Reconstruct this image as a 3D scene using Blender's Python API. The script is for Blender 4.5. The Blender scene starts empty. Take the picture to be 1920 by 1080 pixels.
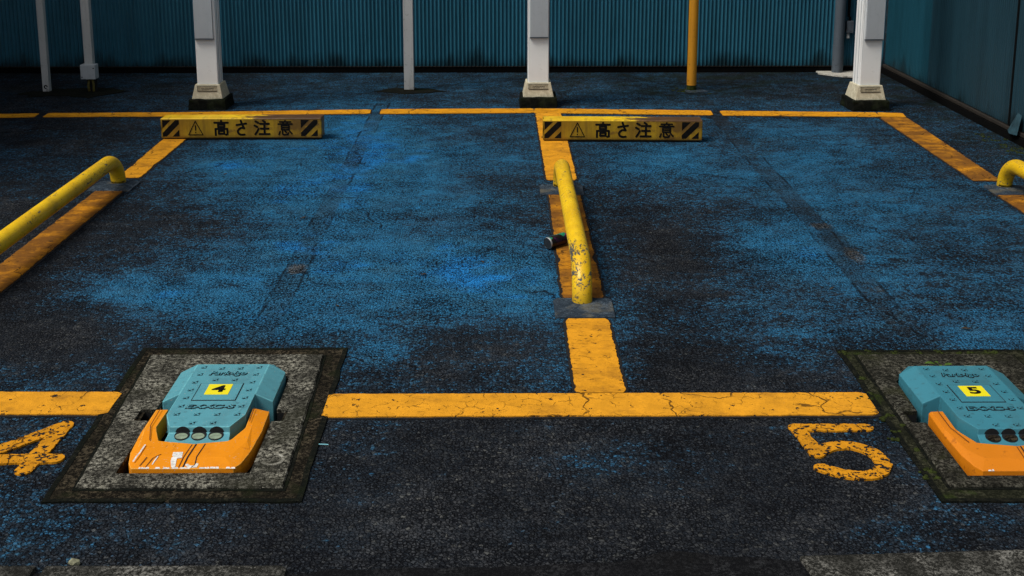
import bpy, bmesh, math, random
from mathutils import Vector, Matrix, noise as mnoise
random.seed(7)
R = math.radians
SC = bpy.context.scene
COL = SC.collection

# ------------------------------------------------------------------ camera, sky, sun, exposure
CAM_H = 1.68
cam_data = bpy.data.cameras.new("camera")
cam = bpy.data.objects.new("camera", cam_data)
COL.objects.link(cam)
cam.location = (0, 0, CAM_H)
cam.rotation_euler = (R(90 - 11.661), 0, R(-0.454))
cam_data.sensor_width = 36
cam_data.lens = 41.7
cam_data.shift_y = -0.16458
cam_data.clip_end = 500
SC.camera = cam

SUN_EL, SUN_AZ = 56, 243          # azimuth: compass-like, light comes from behind-left of the camera
world = bpy.data.worlds.new("World")
SC.world = world
world.use_nodes = True
wn = world.node_tree
bg = wn.nodes["Background"]
sky = wn.nodes.new("ShaderNodeTexSky")
sky.sky_type = 'NISHITA'
sky.sun_disc = False
sky.sun_elevation = R(SUN_EL)
sky.sun_rotation = R(SUN_AZ)
sky.dust_density = 3.0
sky.ozone_density = 1.0
hsv = wn.nodes.new("ShaderNodeHueSaturation")
hsv.inputs["Saturation"].default_value = 0.35      # bright overcast: the sky is nearly grey
wn.links.new(sky.outputs[0], hsv.inputs["Color"])
wn.links.new(hsv.outputs[0], bg.inputs[0])
bg.inputs[1].default_value = 0.09
sun_data = bpy.data.lights.new("sun", 'SUN')
sun = bpy.data.objects.new("sun", sun_data)
COL.objects.link(sun)
sun_data.energy = 2.0
sun_data.angle = R(22)
sun_data.color = (1.0, 0.95, 0.88)
_az = R(SUN_AZ)
_dir = Vector((math.sin(_az) * math.cos(R(SUN_EL)), math.cos(_az) * math.cos(R(SUN_EL)), math.sin(R(SUN_EL))))
sun.rotation_euler = _dir.to_track_quat('Z', 'Y').to_euler()
SC.view_settings.view_transform = 'Standard'
SC.view_settings.look = 'None'
SC.view_settings.exposure = 0.40
SC.view_settings.gamma = 1.0

# ------------------------------------------------------------------ material helpers
class NT:
    def __init__(s, name, rough=0.7, spec=0.3, metal=0.0):
        s.m = bpy.data.materials.new(name)
        s.m.use_nodes = True
        s.t = s.m.node_tree
        s.b = s.t.nodes["Principled BSDF"]
        s.b.inputs["Roughness"].default_value = rough
        s.b.inputs["Specular IOR Level"].default_value = spec
        s.b.inputs["Metallic"].default_value = metal
        s.tc = s.t.nodes.new("ShaderNodeTexCoord")
        s.obj = s.tc.outputs["Object"]
    def put(s, sock, v):
        if isinstance(v, bpy.types.NodeSocket):
            s.t.links.new(v, sock)
        elif isinstance(v, tuple) and len(v) == 3 and sock.type == 'RGBA':
            sock.default_value = (*v, 1)
        else:
            sock.default_value = v
    def math(s, op, a, b=0.0, c=0.0, clamp=False):
        n = s.t.nodes.new("ShaderNodeMath"); n.operation = op; n.use_clamp = clamp
        s.put(n.inputs[0], a); s.put(n.inputs[1], b); s.put(n.inputs[2], c)
        return n.outputs[0]
    def mix(s, f, a, b, mode='MIX'):
        n = s.t.nodes.new("ShaderNodeMix"); n.data_type = 'RGBA'; n.blend_type = mode
        s.put(n.inputs[0], f); s.put(n.inputs[6], a); s.put(n.inputs[7], b)
        return n.outputs[2]
    def map(s, v, scale=(1, 1, 1), loc=(0, 0, 0), rot=(0, 0, 0)):
        n = s.t.nodes.new("ShaderNodeMapping")
        s.put(n.inputs[0], v); n.inputs[1].default_value = loc
        n.inputs[2].default_value = rot; n.inputs[3].default_value = scale
        return n.outputs[0]
    def noise(s, v, scale, detail=4, rough=0.55, dist=0.0, dim='3D', col=False):
        n = s.t.nodes.new("ShaderNodeTexNoise"); n.noise_dimensions = dim
        s.put(n.inputs["Vector"], v); n.inputs["Scale"].default_value = scale
        n.inputs["Detail"].default_value = detail; n.inputs["Roughness"].default_value = rough
        n.inputs["Distortion"].default_value = dist
        return n.outputs["Color" if col else "Fac"]
    def vor(s, v, scale, feature='F1', dim='2D', rnd=1.0):
        n = s.t.nodes.new("ShaderNodeTexVoronoi"); n.feature = feature; n.voronoi_dimensions = dim
        s.put(n.inputs["Vector"], v); n.inputs["Scale"].default_value = scale
        n.inputs["Randomness"].default_value = rnd
        return n
    def ss(s, x, lo, hi, a=0.0, b=1.0):
        n = s.t.nodes.new("ShaderNodeMapRange"); n.interpolation_type = 'SMOOTHSTEP'
        s.put(n.inputs[0], x); s.put(n.inputs[1], lo); s.put(n.inputs[2], hi)
        n.inputs[3].default_value = a; n.inputs[4].default_value = b
        return n.outputs[0]
    def sep(s, v):
        n = s.t.nodes.new("ShaderNodeSeparateXYZ"); s.put(n.inputs[0], v)
        return n.outputs
    def vadd(s, a, b, sc=1.0):
        n = s.t.nodes.new("ShaderNodeVectorMath"); n.operation = 'MULTIPLY_ADD'
        s.put(n.inputs[0], b); n.inputs[1].default_value = (sc, sc, sc); s.put(n.inputs[2], a)
        return n.outputs[0]
    def bump(s, h, dist=0.003, strength=1.0):
        n = s.t.nodes.new("ShaderNodeBump"); n.inputs["Strength"].default_value = strength
        n.inputs["Distance"].default_value = dist
        s.put(n.inputs["Height"], h)
        s.t.links.new(n.outputs[0], s.b.inputs["Normal"])
    def base(s, c):
        s.put(s.b.inputs["Base Color"], c)
    def rough(s, r):
        s.put(s.b.inputs["Roughness"], r)

def mat_ground():
    s = NT("worn_blue_asphalt", 0.9, 0.04)
    P = s.obj
    at = s.t.nodes.new("ShaderNodeAttribute"); at.attribute_name = "wear"
    ch = s.t.nodes.new("ShaderNodeSeparateColor"); s.t.links.new(at.outputs["Color"], ch.inputs[0])
    cov0, moss0 = ch.outputs[0], ch.outputs[1]
    X, Y, _ = s.sep(P)
    wob = s.noise(P, 60, 2, col=True)
    Pw = s.vadd(P, wob, 0.006)
    v1 = s.vor(Pw, 86); rnd = s.sep(v1.outputs["Color"])[0]; rnd2 = s.sep(v1.outputs["Color"])[1]
    e1 = s.vor(Pw, 86, 'DISTANCE_TO_EDGE').outputs["Distance"]
    v2 = s.vor(Pw, 260); rndf = s.sep(v2.outputs["Color"])[0]
    big = s.noise(P, 1.3, 5, 0.6)
    mid = s.noise(s.map(P, (1, 1.6, 1)), 5.5, 6, 0.62, 0.6)
    fine = s.noise(P, 38, 5, 0.65)
    grit = s.noise(P, 220, 2, 0.6)
    streak = s.noise(s.map(P, (0.9, 5, 1), rot=(0, 0, 0.25)), 2.6, 5, 0.6, 1.2)
    cov = s.math('ADD', s.math('MULTIPLY_ADD', cov0, 1.08, -0.02), s.math('MULTIPLY', s.math('SUBTRACT', mid, 0.5), 0.60))
    cov = s.math('ADD', cov, s.math('MULTIPLY', s.math('SUBTRACT', streak, 0.5), 0.24))
    cov = s.math('ADD', cov, s.math('MULTIPLY', s.math('SUBTRACT', big, 0.5), 0.42))
    pe = s.math('ADD', cov, s.math('MULTIPLY', s.math('SUBTRACT', rnd, 0.5), 0.40))
    pe = s.math('ADD', pe, s.math('MULTIPLY', s.math('SUBTRACT', fine, 0.5), 0.55))
    paint = s.ss(pe, 0.30, 0.54)
    # asphalt with exposed stones
    asp = s.mix(s.ss(rnd, 0.1, 0.95), (0.010, 0.0105, 0.0120), (0.060, 0.061, 0.063))
    asp = s.mix(s.ss(rndf, 0.55, 1.0, 0, 0.8), asp, (0.085, 0.088, 0.094))
    asp = s.mix(s.math('MULTIPLY', s.ss(rnd, 0.72, 1.0), s.ss(s.noise(P, 2.0, 4), 0.40, 0.60, 0.15, 0.8)), asp, (0.115, 0.117, 0.112))
    asp = s.mix(s.math('MULTIPLY', s.ss(rnd2, 0.94, 0.99), 0.6), asp, (0.19, 0.19, 0.17))
    asp = s.mix(s.ss(s.noise(P, 2.4, 4), 0.40, 0.68, 0.55, 0.0), asp, (0.008, 0.009, 0.012))
    # a thin film of old blue left between the stones
    asp = s.mix(s.ss(cov, 0.0, 0.5, 0.10, 0.60), asp, (0.022, 0.046, 0.074))
    # blue paint: dull slate to saturated
    tone = s.math('ADD', cov, s.math('MULTIPLY', s.math('SUBTRACT', s.noise(P, 3.1, 5, 0.6), 0.5), 0.5))
    blue = s.mix(s.ss(tone, 0.35, 0.75), (0.034, 0.092, 0.140), (0.030, 0.165, 0.285))
    blue = s.mix(s.ss(tone, 0.72, 0.98), blue, (0.020, 0.235, 0.580))
    blue = s.mix(s.ss(s.noise(P, 7, 4), 0.48, 0.72, 0, 0.6), blue, (0.050, 0.155, 0.220))
    blue = s.mix(s.ss(rndf, 0.55, 1.0, 0, 0.45), blue, (0.035, 0.255, 0.50))
    blue = s.mix(s.ss(rnd2, 0.0, 0.25, 0.5, 0), blue, (0.012, 0.040, 0.075))
    blue = s.mix(1.0, blue, (1.10, 1.18, 1.30), 'MULTIPLY')
    c = s.mix(paint, asp, blue)
    # cable trenches filled with later asphalt
    def trench(x0, w, seed):
        wv = s.math('MULTIPLY', s.math('SUBTRACT', s.noise(s.map(P, loc=(seed, 0, 0)), 1.1, 4), 0.5), 0.05)
        d = s.math('ABSOLUTE', s.math('SUBTRACT', X, s.math('ADD', wv, x0)))
        m = s.ss(d, w - 0.006, w + 0.006, 1, 0)
        m = s.math('MULTIPLY', m, s.math('GREATER_THAN', Y, 4.0))
        edge = s.ss(s.math('ABSOLUTE', s.math('SUBTRACT', d, w)), 0.002, 0.011, 1, 0)
        edge = s.math('MULTIPLY', edge, s.math('GREATER_THAN', Y, 4.0))
        return m, edge, d
    tcol = s.mix(s.ss(rndf, 0.1, 1), (0.018, 0.022, 0.025), (0.058, 0.066, 0.072))
    sandm = s.ss(s.noise(s.map(P, (1.4, 1, 1), loc=(3, 0, 0)), 3.3, 5, 0.6), 0.62, 0.70)
    tcol = s.mix(s.math('MULTIPLY', sandm, 0.7), tcol, s.mix(rndf, (0.03, 0.03, 0.025), (0.20, 0.17, 0.11)))
    tcol_l = s.mix(s.ss(rndf, 0.1, 1), (0.024, 0.044, 0.058), (0.070, 0.110, 0.135))
    tcol_l = s.mix(s.math('MULTIPLY', s.ss(s.noise(s.map(P, loc=(1, 4, 0)), 2.6, 4), 0.50, 0.62), 0.7), tcol_l, (0.032, 0.032, 0.032))
    for x0, w, sd, amt in ((-0.90, 0.048, 0.0, 0.46), (1.525, 0.055, 5.0, 0.58)):
        m, edge, d = trench(x0, w, sd)
        if sd == 0.0: tcol_r, tcol = tcol, tcol_l
        else: tcol = tcol_r
        keep = s.math('ADD', s.ss(s.noise(s.map(P, (1, 0.8, 1), loc=(sd, 2, 0)), 2.3, 4), 0.36, 0.62, 0.15, 1), 0.0)
        c = s.mix(s.math('MULTIPLY', s.math('MULTIPLY', m, amt), keep), c, tcol)
        c = s.mix(s.math('MULTIPLY', edge, s.ss(s.noise(P, 4, 3), 0.46, 0.6, 0.0, 0.75)), c, (0.006, 0.007, 0.009))
    def spot(cx, cy, rx, ry, col, amt):
        ex = s.math('DIVIDE', s.math('SUBTRACT', X, cx), rx); ey = s.math('DIVIDE', s.math('SUBTRACT', Y, cy), ry)
        d = s.math('ADD', s.math('SQRT', s.math('ADD', s.math('MULTIPLY', ex, ex), s.math('MULTIPLY', ey, ey))), s.math('MULTIPLY', s.math('SUBTRACT', s.noise(P, 22, 5, 0.75), 0.5), 1.5))
        return s.mix(s.ss(d, 0.6, 1.1, amt, 0), c, col)
    gravel = s.mix(s.ss(rndf, 0.25, 0.95), (0.030, 0.022, 0.012), (0.40, 0.30, 0.17))
    c = spot(-0.895, 4.93, 0.045, 0.075, gravel, 0.6)
    c = spot(1.555, 5.56, 0.060, 0.060, gravel, 0.5)
    c = spot(1.585, 5.10, 0.045, 0.12, gravel, 0.5)
    c = spot(1.56, 5.33, 0.075, 0.30, s.mix(rndf, (0.008, 0.008, 0.007), (0.040, 0.038, 0.030)), 0.55)
    # hairline cracks wandering over the tarmac
    ck = s.vor(s.vadd(P, s.noise(P, 2.0, 5, 0.6, col=True), 0.55), 0.9, 'DISTANCE_TO_EDGE').outputs["Distance"]
    crk = s.math('MULTIPLY', s.ss(ck, 0.001, 0.010, 1, 0), s.ss(s.noise(P, 1.7, 3), 0.48, 0.6))
    c = s.mix(s.math('MULTIPLY', crk, 0.85), c, (0.005, 0.005, 0.006))
    # brown leaf-mould specks and moss near the walls
    spk = s.ss(s.noise(s.map(P, (0.7, 1.5, 1)), 13, 3, 0.6), 0.70, 0.76)
    c = s.mix(s.math('MULTIPLY', spk, 0.6), c, (0.035, 0.030, 0.022))
    ms = s.math('MULTIPLY', moss0, s.ss(s.noise(P, 4.5, 6, 0.65), 0.42, 0.66))
    c = s.mix(s.math('MULTIPLY', ms, 0.85), c, s.mix(grit, (0.006, 0.014, 0.006), (0.035, 0.06, 0.018)))
    c = s.mix(s.math('MULTIPLY', s.ss(moss0, 0.3, 1.0), 0.35), c, (0.008, 0.014, 0.016))
    # black bitumen in the gaps between stones
    gapw = s.math('MULTIPLY', s.ss(s.noise(P, 9, 4, 0.6), 0.35, 0.65, 0.35, 1.0), s.ss(cov, 0.0, 0.95, 1.0, 0.70))
    gap = s.math('MULTIPLY', s.ss(e1, 0.03, 0.22, 1, 0), gapw)
    c = s.mix(s.math('MULTIPLY', gap, 0.88), c, (0.005, 0.0055, 0.007))
    c = s.mix(s.ss(grit, 0.35, 0.7, 0.35, 0.0), c, (0.006, 0.007, 0.009))
    pit = s.math('ADD', s.noise(P, 80, 4, 0.72), s.math('MULTIPLY', s.math('SUBTRACT', s.noise(P, 9, 5, 0.65), 0.5), 0.16))
    pit = s.math('ADD', pit, s.math('MULTIPLY', s.math('SUBTRACT', s.noise(s.map(P, loc=(7, 3, 0)), 1.9, 5, 0.6), 0.5), 0.30))
    c = s.mix(s.ss(pit, 0.485, 0.575, 0.0, 0.92), c, (0.0045, 0.005, 0.0065))
    tip = s.noise(s.map(P, loc=(4, 1, 0)), 85, 3, 0.7)
    c = s.mix(s.ss(tip, 0.58, 0.70, 0.0, 0.55), c, s.mix(1.0, c, (2.2, 2.2, 2.1), 'MULTIPLY'))
    s.base(c)
    s.rough(s.ss(fine, 0.3, 0.7, 0.8, 1.0))
    h = s.math('MULTIPLY', s.ss(e1, 0.0, 0.3), s.math('ADD', 0.5, s.math('MULTIPLY', rnd, 0.5)))
    h = s.math('ADD', h, s.math('MULTIPLY', grit, 0.35))
    h = s.math('ADD', h, s.math('MULTIPLY', fine, 0.8))
    s.bump(h, 0.0055, 0.9)
    return s.m

def mat_line(name, dirt, along, colr=(0.80, 0.36, 0.018), wear=0.0):
    """thermoplastic paint; along='x' or 'y' is the way the stripe runs"""
    s = NT(name, 0.8, 0.10)
    P = s.obj
    e = s.vor(s.vadd(P, s.noise(P, 18, 4, col=True), 0.05), 21, 'DISTANCE_TO_EDGE').outputs["Distance"]
    e2 = s.vor(s.vadd(P, s.noise(P, 5, 4, col=True), 0.25), 3.0, 'DISTANCE_TO_EDGE').outputs["Distance"]
    cm = s.ss(s.noise(P, 6, 3), 0.42, 0.60)
    crack = s.math('MULTIPLY', s.ss(e, 0.006, 0.034, 0.95, 0), s.math('MULTIPLY', cm, s.ss(s.noise(P, 42, 3), 0.42, 0.56)))
    if along == 'y':
        tr = s.noise(s.map(P, (5.0, 24, 1)), 3.2, 6, 0.75, 1.0)
        crack = s.math('ADD', s.math('MULTIPLY', crack, 0.35), s.ss(tr, 0.61, 0.65, 0, 0.85), clamp=True)
    crack = s.math('MAXIMUM', crack, s.math('MULTIPLY', s.ss(e2, 0.003, 0.014, 1, 0), s.ss(s.noise(P, 4.3, 3), 0.44, 0.52)))
    big = s.noise(s.map(P, (2, 2.6, 1) if along == 'y' else (2.2, 3, 1)), 2.4, 6, 0.7)
    c = s.mix(s.ss(s.noise(P, 14, 4), 0.3, 0.7), tuple(x * 0.80 for x in colr), colr)
    c = s.mix(s.ss(s.noise(P, 150, 2), 0.52, 0.75, 0, 0.45), c, tuple(x * 0.55 for x in colr))
    dm = s.math('MULTIPLY', s.ss(big, 0.62 - 0.4 * dirt, 0.92 - 0.4 * dirt), min(1.0, 0.45 + dirt * 0.6))
    c = s.mix(dm, c, (0.16, 0.065, 0.012))
    c = s.mix(s.math('MULTIPLY', s.ss(s.noise(s.map(P, (5, 7, 1) if along == 'y' else (9, 9, 1)), 4, 6, 0.8), 0.50, 0.78), 0.25 + 0.60 * dirt), c, (0.10, 0.045, 0.012))
    # where the top coat has worn through to tarmac
    w = s.noise(P, 24 if wear < 0.4 else 55, 5, 0.72)
    wv = s.vor(s.vadd(P, s.noise(P, 60, 2, col=True), 0.006), 105)
    wf = s.math('ADD', w, s.math('MULTIPLY', s.math('SUBTRACT', s.sep(wv.outputs["Color"])[0], 0.5), 0.26 if wear < 0.4 else 0.42))
    wm = s.ss(wf, 0.70 - 0.20 * wear, 0.735 - 0.20 * wear)
    c = s.mix(wm, c, (0.016, 0.014, 0.014))
    c = s.mix(s.math('MULTIPLY', crack, 0.85), c, (0.045, 0.020, 0.006))
    s.base(c)
    h = s.math('ADD', s.math('MULTIPLY', s.noise(P, 95, 3), 0.6), s.math('MULTIPLY', crack, -0.9))
    h = s.math('ADD', h, s.math('MULTIPLY', wm, -0.8))
    s.bump(h, 0.004, 0.8)
    return s.m

def mat_concrete(name, lo, hi, tint=(0.06, 0.07, 0.03), moss=0.3, scale=70, speck=0.5):
    s = NT(name, 0.95, 0.06)
    P = s.obj
    n1 = s.noise(P, scale, 5, 0.7); n2 = s.noise(P, 9, 5, 0.6); r = s.noise(s.map(P, loc=(3, 7, 1)), scale * 2.2, 3, 0.7)
    c = s.mix(s.ss(s.noise(P, scale, 6, 0.8), 0.45, 0.61), lo, hi)
    c = s.mix(s.ss(n2, 0.40, 0.62, 0.75, 0.0), c, lo)
    c = s.mix(s.math('MULTIPLY', s.ss(r, 0.60, 0.70), speck), c, tuple(min(1, x * 1.9) for x in hi))
    c = s.mix(s.math('MULTIPLY', s.ss(s.noise(P, 5.5, 5, 0.65), 0.50, 0.66), moss), c, tint)
    s.base(c)
    s.bump(s.math('ADD', n1, s.math('MULTIPLY', s.noise(P, 230, 2), 0.5)), 0.004, 0.8)
    return s.m

def mat_paint(name, colr, rough=0.45, dirt=(0.08, 0.08, 0.07), amount=0.25, scale=7, stretch=(1, 1, 1), chips=0.0, chipcol=(0.05, 0.05, 0.05), spec=0.4, scuffs=0.0):
    s = NT(name, rough, spec)
    P = s.obj
    n = s.noise(s.map(P, stretch), scale, 6, 0.62)
    c = s.mix(s.ss(s.noise(P, 3, 3), 0.3, 0.7), tuple(x * 0.9 for x in colr), colr)
    c = s.mix(s.ss(n, 0.45, 0.75, 0, amount), c, dirt)
    c = s.mix(s.ss(s.noise(P, 45, 3, 0.6), 0.60, 0.72, 0, amount), c, dirt)
    if stretch[2] < 1:
        run = s.noise(s.map(P, (30, 30, 0.7)), 2.0, 4, 0.6)
        c = s.mix(s.ss(run, 0.56, 0.74, 0, 0.30), c, dirt)
        zz = s.sep(P)[2]
        sp = s.math('ADD', s.noise(P, 24, 5, 0.7), s.math('MULTIPLY', s.math('SUBTRACT', 0.20, zz), 0.5))
        c = s.mix(s.ss(sp, 0.60, 0.75, 0, 0.6), c, tuple(x * 0.35 for x in dirt))
    if chips:
        k = s.noise(s.map(P, stretch), 32, 5, 0.7)
        c = s.mix(s.ss(k, 0.74 - chips * 0.16, 0.76 - chips * 0.16), c, chipcol)
    if scuffs:
        q = s.noise(s.map(P, (2.2, 0.8, 1), rot=(0, 0, 0.5)), 14, 5, 0.7, 0.8)
        c = s.mix(s.ss(q, 0.60, 0.72, 0, scuffs), c, (0.022, 0.018, 0.016))
        c = s.mix(s.ss(s.noise(P, 130, 2, 0.7), 0.66, 0.72, 0, 0.7), c, (0.45, 0.40, 0.33))
    s.base(c)
    s.rough(s.ss(n, 0.3, 0.8, rough, min(1, rough + 0.25)))
    s.bump(s.noise(P, 60, 3), 0.0006, 0.6)
    return s.m

def mat_bollard():
    s = NT("scuffed_yellow_enamel", 0.42, 0.45)
    P = s.obj
    X, Y, Z = s.sep(P)
    c = s.mix(s.ss(s.noise(P, 9, 4), 0.3, 0.7), (0.68, 0.40, 0.004), (0.82, 0.52, 0.005))
    c = s.mix(s.ss(s.noise(s.map(P, (1, 0.35, 1)), 14, 5, 0.65), 0.55, 0.75, 0, 0.55), c, (0.30, 0.20, 0.02))
    near = s.ss(Y, 0.05, 0.50, 1, 0)              # local Y runs from the front foot to the rear one
    k = s.noise(s.map(P, (1.5, 0.5, 1.5)), 50, 6, 0.75, 0.5)
    patch = s.noise(s.map(P, (1, 0.45, 1), loc=(2, 1, 0)), 7, 4, 0.6)
    kk = s.math('ADD', k, s.math('MULTIPLY', s.math('SUBTRACT', patch, 0.5), 0.54))
    kk = s.math('ADD', kk, s.math('MULTIPLY', near, 0.055))
    c = s.mix(s.ss(kk, 0.585, 0.63, 0, 0.75), c, (0.22, 0.15, 0.03))
    chip = s.ss(kk, 0.635, 0.655)
    c = s.mix(chip, c, s.mix(s.noise(P, 25, 3), (0.010, 0.012, 0.016), (0.10, 0.12, 0.14)))
    c = s.mix(s.ss(s.noise(P, 90, 3), 0.66, 0.70, 0, 0.8), c, (0.05, 0.04, 0.015))
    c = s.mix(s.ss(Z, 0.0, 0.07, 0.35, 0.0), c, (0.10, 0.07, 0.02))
    s.base(c)
    s.rough(s.ss(k, 0.4, 0.7, 0.36, 0.7))
    s.bump(s.math('MULTIPLY', chip, -1.0), 0.0012, 0.8)
    return s.m

def mat_beam():
    s = NT("rusting_yellow_steel", 0.5, 0.4)
    P = s.obj
    X, Y, Z = s.sep(P)
    c = s.mix(s.ss(s.noise(P, 8, 4), 0.3, 0.7), (0.64, 0.37, 0.004), (0.80, 0.52, 0.007))
    drip = s.noise(s.map(P, (14, 3, 0.9)), 2.2, 5, 0.65)
    c = s.mix(s.ss(drip, 0.50, 0.72, 0, 0.6), c, (0.20, 0.11, 0.012))
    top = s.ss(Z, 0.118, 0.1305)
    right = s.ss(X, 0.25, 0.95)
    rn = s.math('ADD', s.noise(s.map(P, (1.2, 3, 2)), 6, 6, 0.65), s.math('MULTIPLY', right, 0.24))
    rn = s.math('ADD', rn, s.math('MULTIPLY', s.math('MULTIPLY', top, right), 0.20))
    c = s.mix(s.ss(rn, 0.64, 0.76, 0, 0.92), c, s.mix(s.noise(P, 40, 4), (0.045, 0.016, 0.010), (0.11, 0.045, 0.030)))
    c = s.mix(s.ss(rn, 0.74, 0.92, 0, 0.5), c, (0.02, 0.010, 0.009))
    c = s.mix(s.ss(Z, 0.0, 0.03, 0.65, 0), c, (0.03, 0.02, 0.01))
    front_shade = s.math('MULTIPLY', s.ss(Z, 0.122, 0.128, 1, 0), s.ss(s.noise(s.map(P, (5, 3, 1)), 3, 5, 0.6), 0.25, 0.7, 0.55, 0.90))
    c = s.mix(front_shade, c, (0.15, 0.075, 0.004))  # darker tone painted below the top, standing in for overhead light
    s.base(c)
    s.bump(s.math('ADD', s.noise(P, 60, 4), s.math('MULTIPLY', rn, 1.5)), 0.0018, 0.6)
    return s.m

def mat_sheet(name, colr, stain=0.10):
    """painted corrugated steel, dirt streaks running down, algae along the foot"""
    s = NT(name, 0.34, 0.45)
    P = s.obj
    X, Y, Z = s.sep(P)
    dark = tuple(x * 0.35 for x in colr)
    n = s.noise(s.map(P, (3.0, 1, 0.35)), 3.0, 5, 0.6)
    c = s.mix(s.ss(n, 0.3, 0.75), colr, tuple(x * 0.72 for x in colr))
    sh = s.math('FRACT', s.math('MULTIPLY', s.math('FLOOR', s.math('DIVIDE', s.math('ADD', X, 30.0), 0.655)), 0.618))
    c = s.mix(s.math('MULTIPLY', sh, 0.35), c, tuple(x * 0.62 for x in colr))
    st = s.noise(s.map(P, (22, 1, 1.2)), 1.6, 4, 0.6)
    c = s.mix(s.ss(st, 0.52, 0.70, 0, 0.35), c, dark)
    foot = s.math('SUBTRACT', s.math('MULTIPLY', s.ss(s.noise(s.map(P, (1.5, 1, 0.5)), 2.2, 6, 0.7), 0.30, 0.85), 0.20), s.math('SUBTRACT', Z, 0.065))
    c = s.mix(s.ss(foot, -0.05, 0.10, 0, 0.85), c, (0.004, 0.009, 0.010))
    sc = s.noise(P, 26, 4, 0.7)
    c = s.mix(s.ss(sc, 0.735, 0.75, 0, 0.55), c, tuple(min(1, x * 2.0 + 0.03) for x in colr))
    s.base(c)
    s.bump(s.noise(P, 20, 4), 0.0012, 0.5)
    return s.m

def mat_plain(name, colr, rough=0.6, spec=0.3, metal=0.0, var=0.2, scale=30):
    s = NT(name, rough, spec, metal)
    s.base(s.mix(s.ss(s.noise(s.obj, scale, 4), 0.3, 0.7), tuple(x * (1 - var) for x in colr), tuple(min(1, x * (1 + var)) for x in colr)))
    return s.m

def mat_can():
    s = NT("printed_can_label", 0.25, 0.5, 0.35)
    P = s.obj                       # local X runs along the can
    X, Y, Z = s.sep(P)
    ang = s.math('ARCTAN2', Y, Z)
    comb = s.t.nodes.new("ShaderNodeCombineXYZ"); s.put(comb.inputs[0], s.math('MULTIPLY_ADD', X, 30, 3.4)); s.put(comb.inputs[1], s.math('MULTIPLY', ang, 0.9))
    v = s.vor(comb.outputs[0], 1.0)
    r = s.sep(v.outputs["Color"])[0]
    c = s.mix(s.math('GREATER_THAN', r, 0.30), (0.012, 0.010, 0.014), (0.20, 0.012, 0.025))
    c = s.mix(s.math('GREATER_THAN', r, 0.52), c, (0.02, 0.30, 0.16))
    c = s.mix(s.math('GREATER_THAN', r, 0.70), c, (0.60, 0.62, 0.60))
    c = s.mix(s.math('GREATER_THAN', r, 0.86), c, (0.13, 0.01, 0.16))
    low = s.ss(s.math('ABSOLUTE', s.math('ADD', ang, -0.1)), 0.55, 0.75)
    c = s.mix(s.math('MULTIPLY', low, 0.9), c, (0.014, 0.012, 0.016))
    s.base(c)
    return s.m

# ------------------------------------------------------------------ mesh helpers
def link(name, me, mats, parent=None, loc=(0, 0, 0), smooth=False):
    o = bpy.data.objects.new(name, me)
    COL.objects.link(o)
    for m in (mats if isinstance(mats, (list, tuple)) else [mats]):
        me.materials.append(m)
    o.location = loc
    if parent: o.parent = parent
    if smooth:
        for p in me.polygons: p.use_smooth = True
    return o
def obj(name, bm, mats, parent=None, loc=(0, 0, 0), smooth=False, fix=True):
    if fix: bmesh.ops.recalc_face_normals(bm, faces=bm.faces)
    me = bpy.data.meshes.new(name); bm.to_mesh(me); bm.free()
    return link(name, me, mats, parent, loc, smooth)
def tag(o, label=None, cat=None, group=None, kind=None):
    if label: o["label"] = label
    if cat: o["category"] = cat
    if group: o["group"] = group
    if kind: o["kind"] = kind
    return o
def thing(name, loc, label, cat, group=None, rz=0.0):
    o = bpy.data.objects.new(name, None); COL.objects.link(o)
    o.location = loc; o.rotation_euler = (0, 0, rz); o.empty_display_size = 0.1
    return tag(o, label, cat, group)
def box(bm, x0, x1, y0, y1, z0, z1, bev=0.0, seg=2):
    vs = [bm.verts.new((x, y, z)) for z in (z0, z1) for y in (y0, y1) for x in (x0, x1)]
    fs = [bm.faces.new([vs[i] for i in q]) for q in ((0, 1, 3, 2), (4, 5, 7, 6), (0, 1, 5, 4), (2, 3, 7, 6), (0, 2, 6, 4), (1, 3, 7, 5))]
    if bev:
        es = list({e for f in fs for e in f.edges})
        bmesh.ops.bevel(bm, geom=es, offset=bev, segments=seg, affect='EDGES', profile=0.6)
    return vs
def prism(bm, pts, z0, z1, bev=0.0, taper=None, seg=2):
    """polygon pts (x,y) raised from z0 to z1; taper = list of top points"""
    top = taper or pts
    lo = [bm.verts.new((x, y, z0)) for x, y in pts]
    hi = [bm.verts.new((x, y, z1)) for x, y in top]
    n = len(pts)
    bm.faces.new(lo[::-1]); tf = bm.faces.new(hi)
    for i in range(n):
        bm.faces.new((lo[i], lo[(i + 1) % n], hi[(i + 1) % n], hi[i]))
    if bev:
        es = list(tf.edges) + [e for v in hi for e in v.link_edges if e not in tf.edges]
        bmesh.ops.bevel(bm, geom=list(set(es)), offset=bev, segments=seg, affect='EDGES', profile=0.6)
def tube(bm, path, r, n=24, cap=True):
    rings = []
    up = Vector((1, 0, 0))
    for i, p in enumerate(path):
        a = path[max(i - 1, 0)]; b = path[min(i + 1, len(path) - 1)]
        t = (Vector(b) - Vector(a)).normalized()
        u = up - t * up.dot(t)
        if u.length < 0.1: u = Vector((0, 0, 1)) - t * t.z
        u.normalize(); w = t.cross(u)
        rr = r[i] if isinstance(r, (list, tuple)) else r
        rings.append([bm.verts.new(Vector(p) + rr * (math.cos(k * 2 * math.pi / n) * u + math.sin(k * 2 * math.pi / n) * w)) for k in range(n)])
    for a, b in zip(rings, rings[1:]):
        for k in range(n):
            bm.faces.new((a[k], a[(k + 1) % n], b[(k + 1) % n], b[k]))
    if cap:
        bm.faces.new(rings[0][::-1]); bm.faces.new(rings[-1])
    return rings
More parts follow.
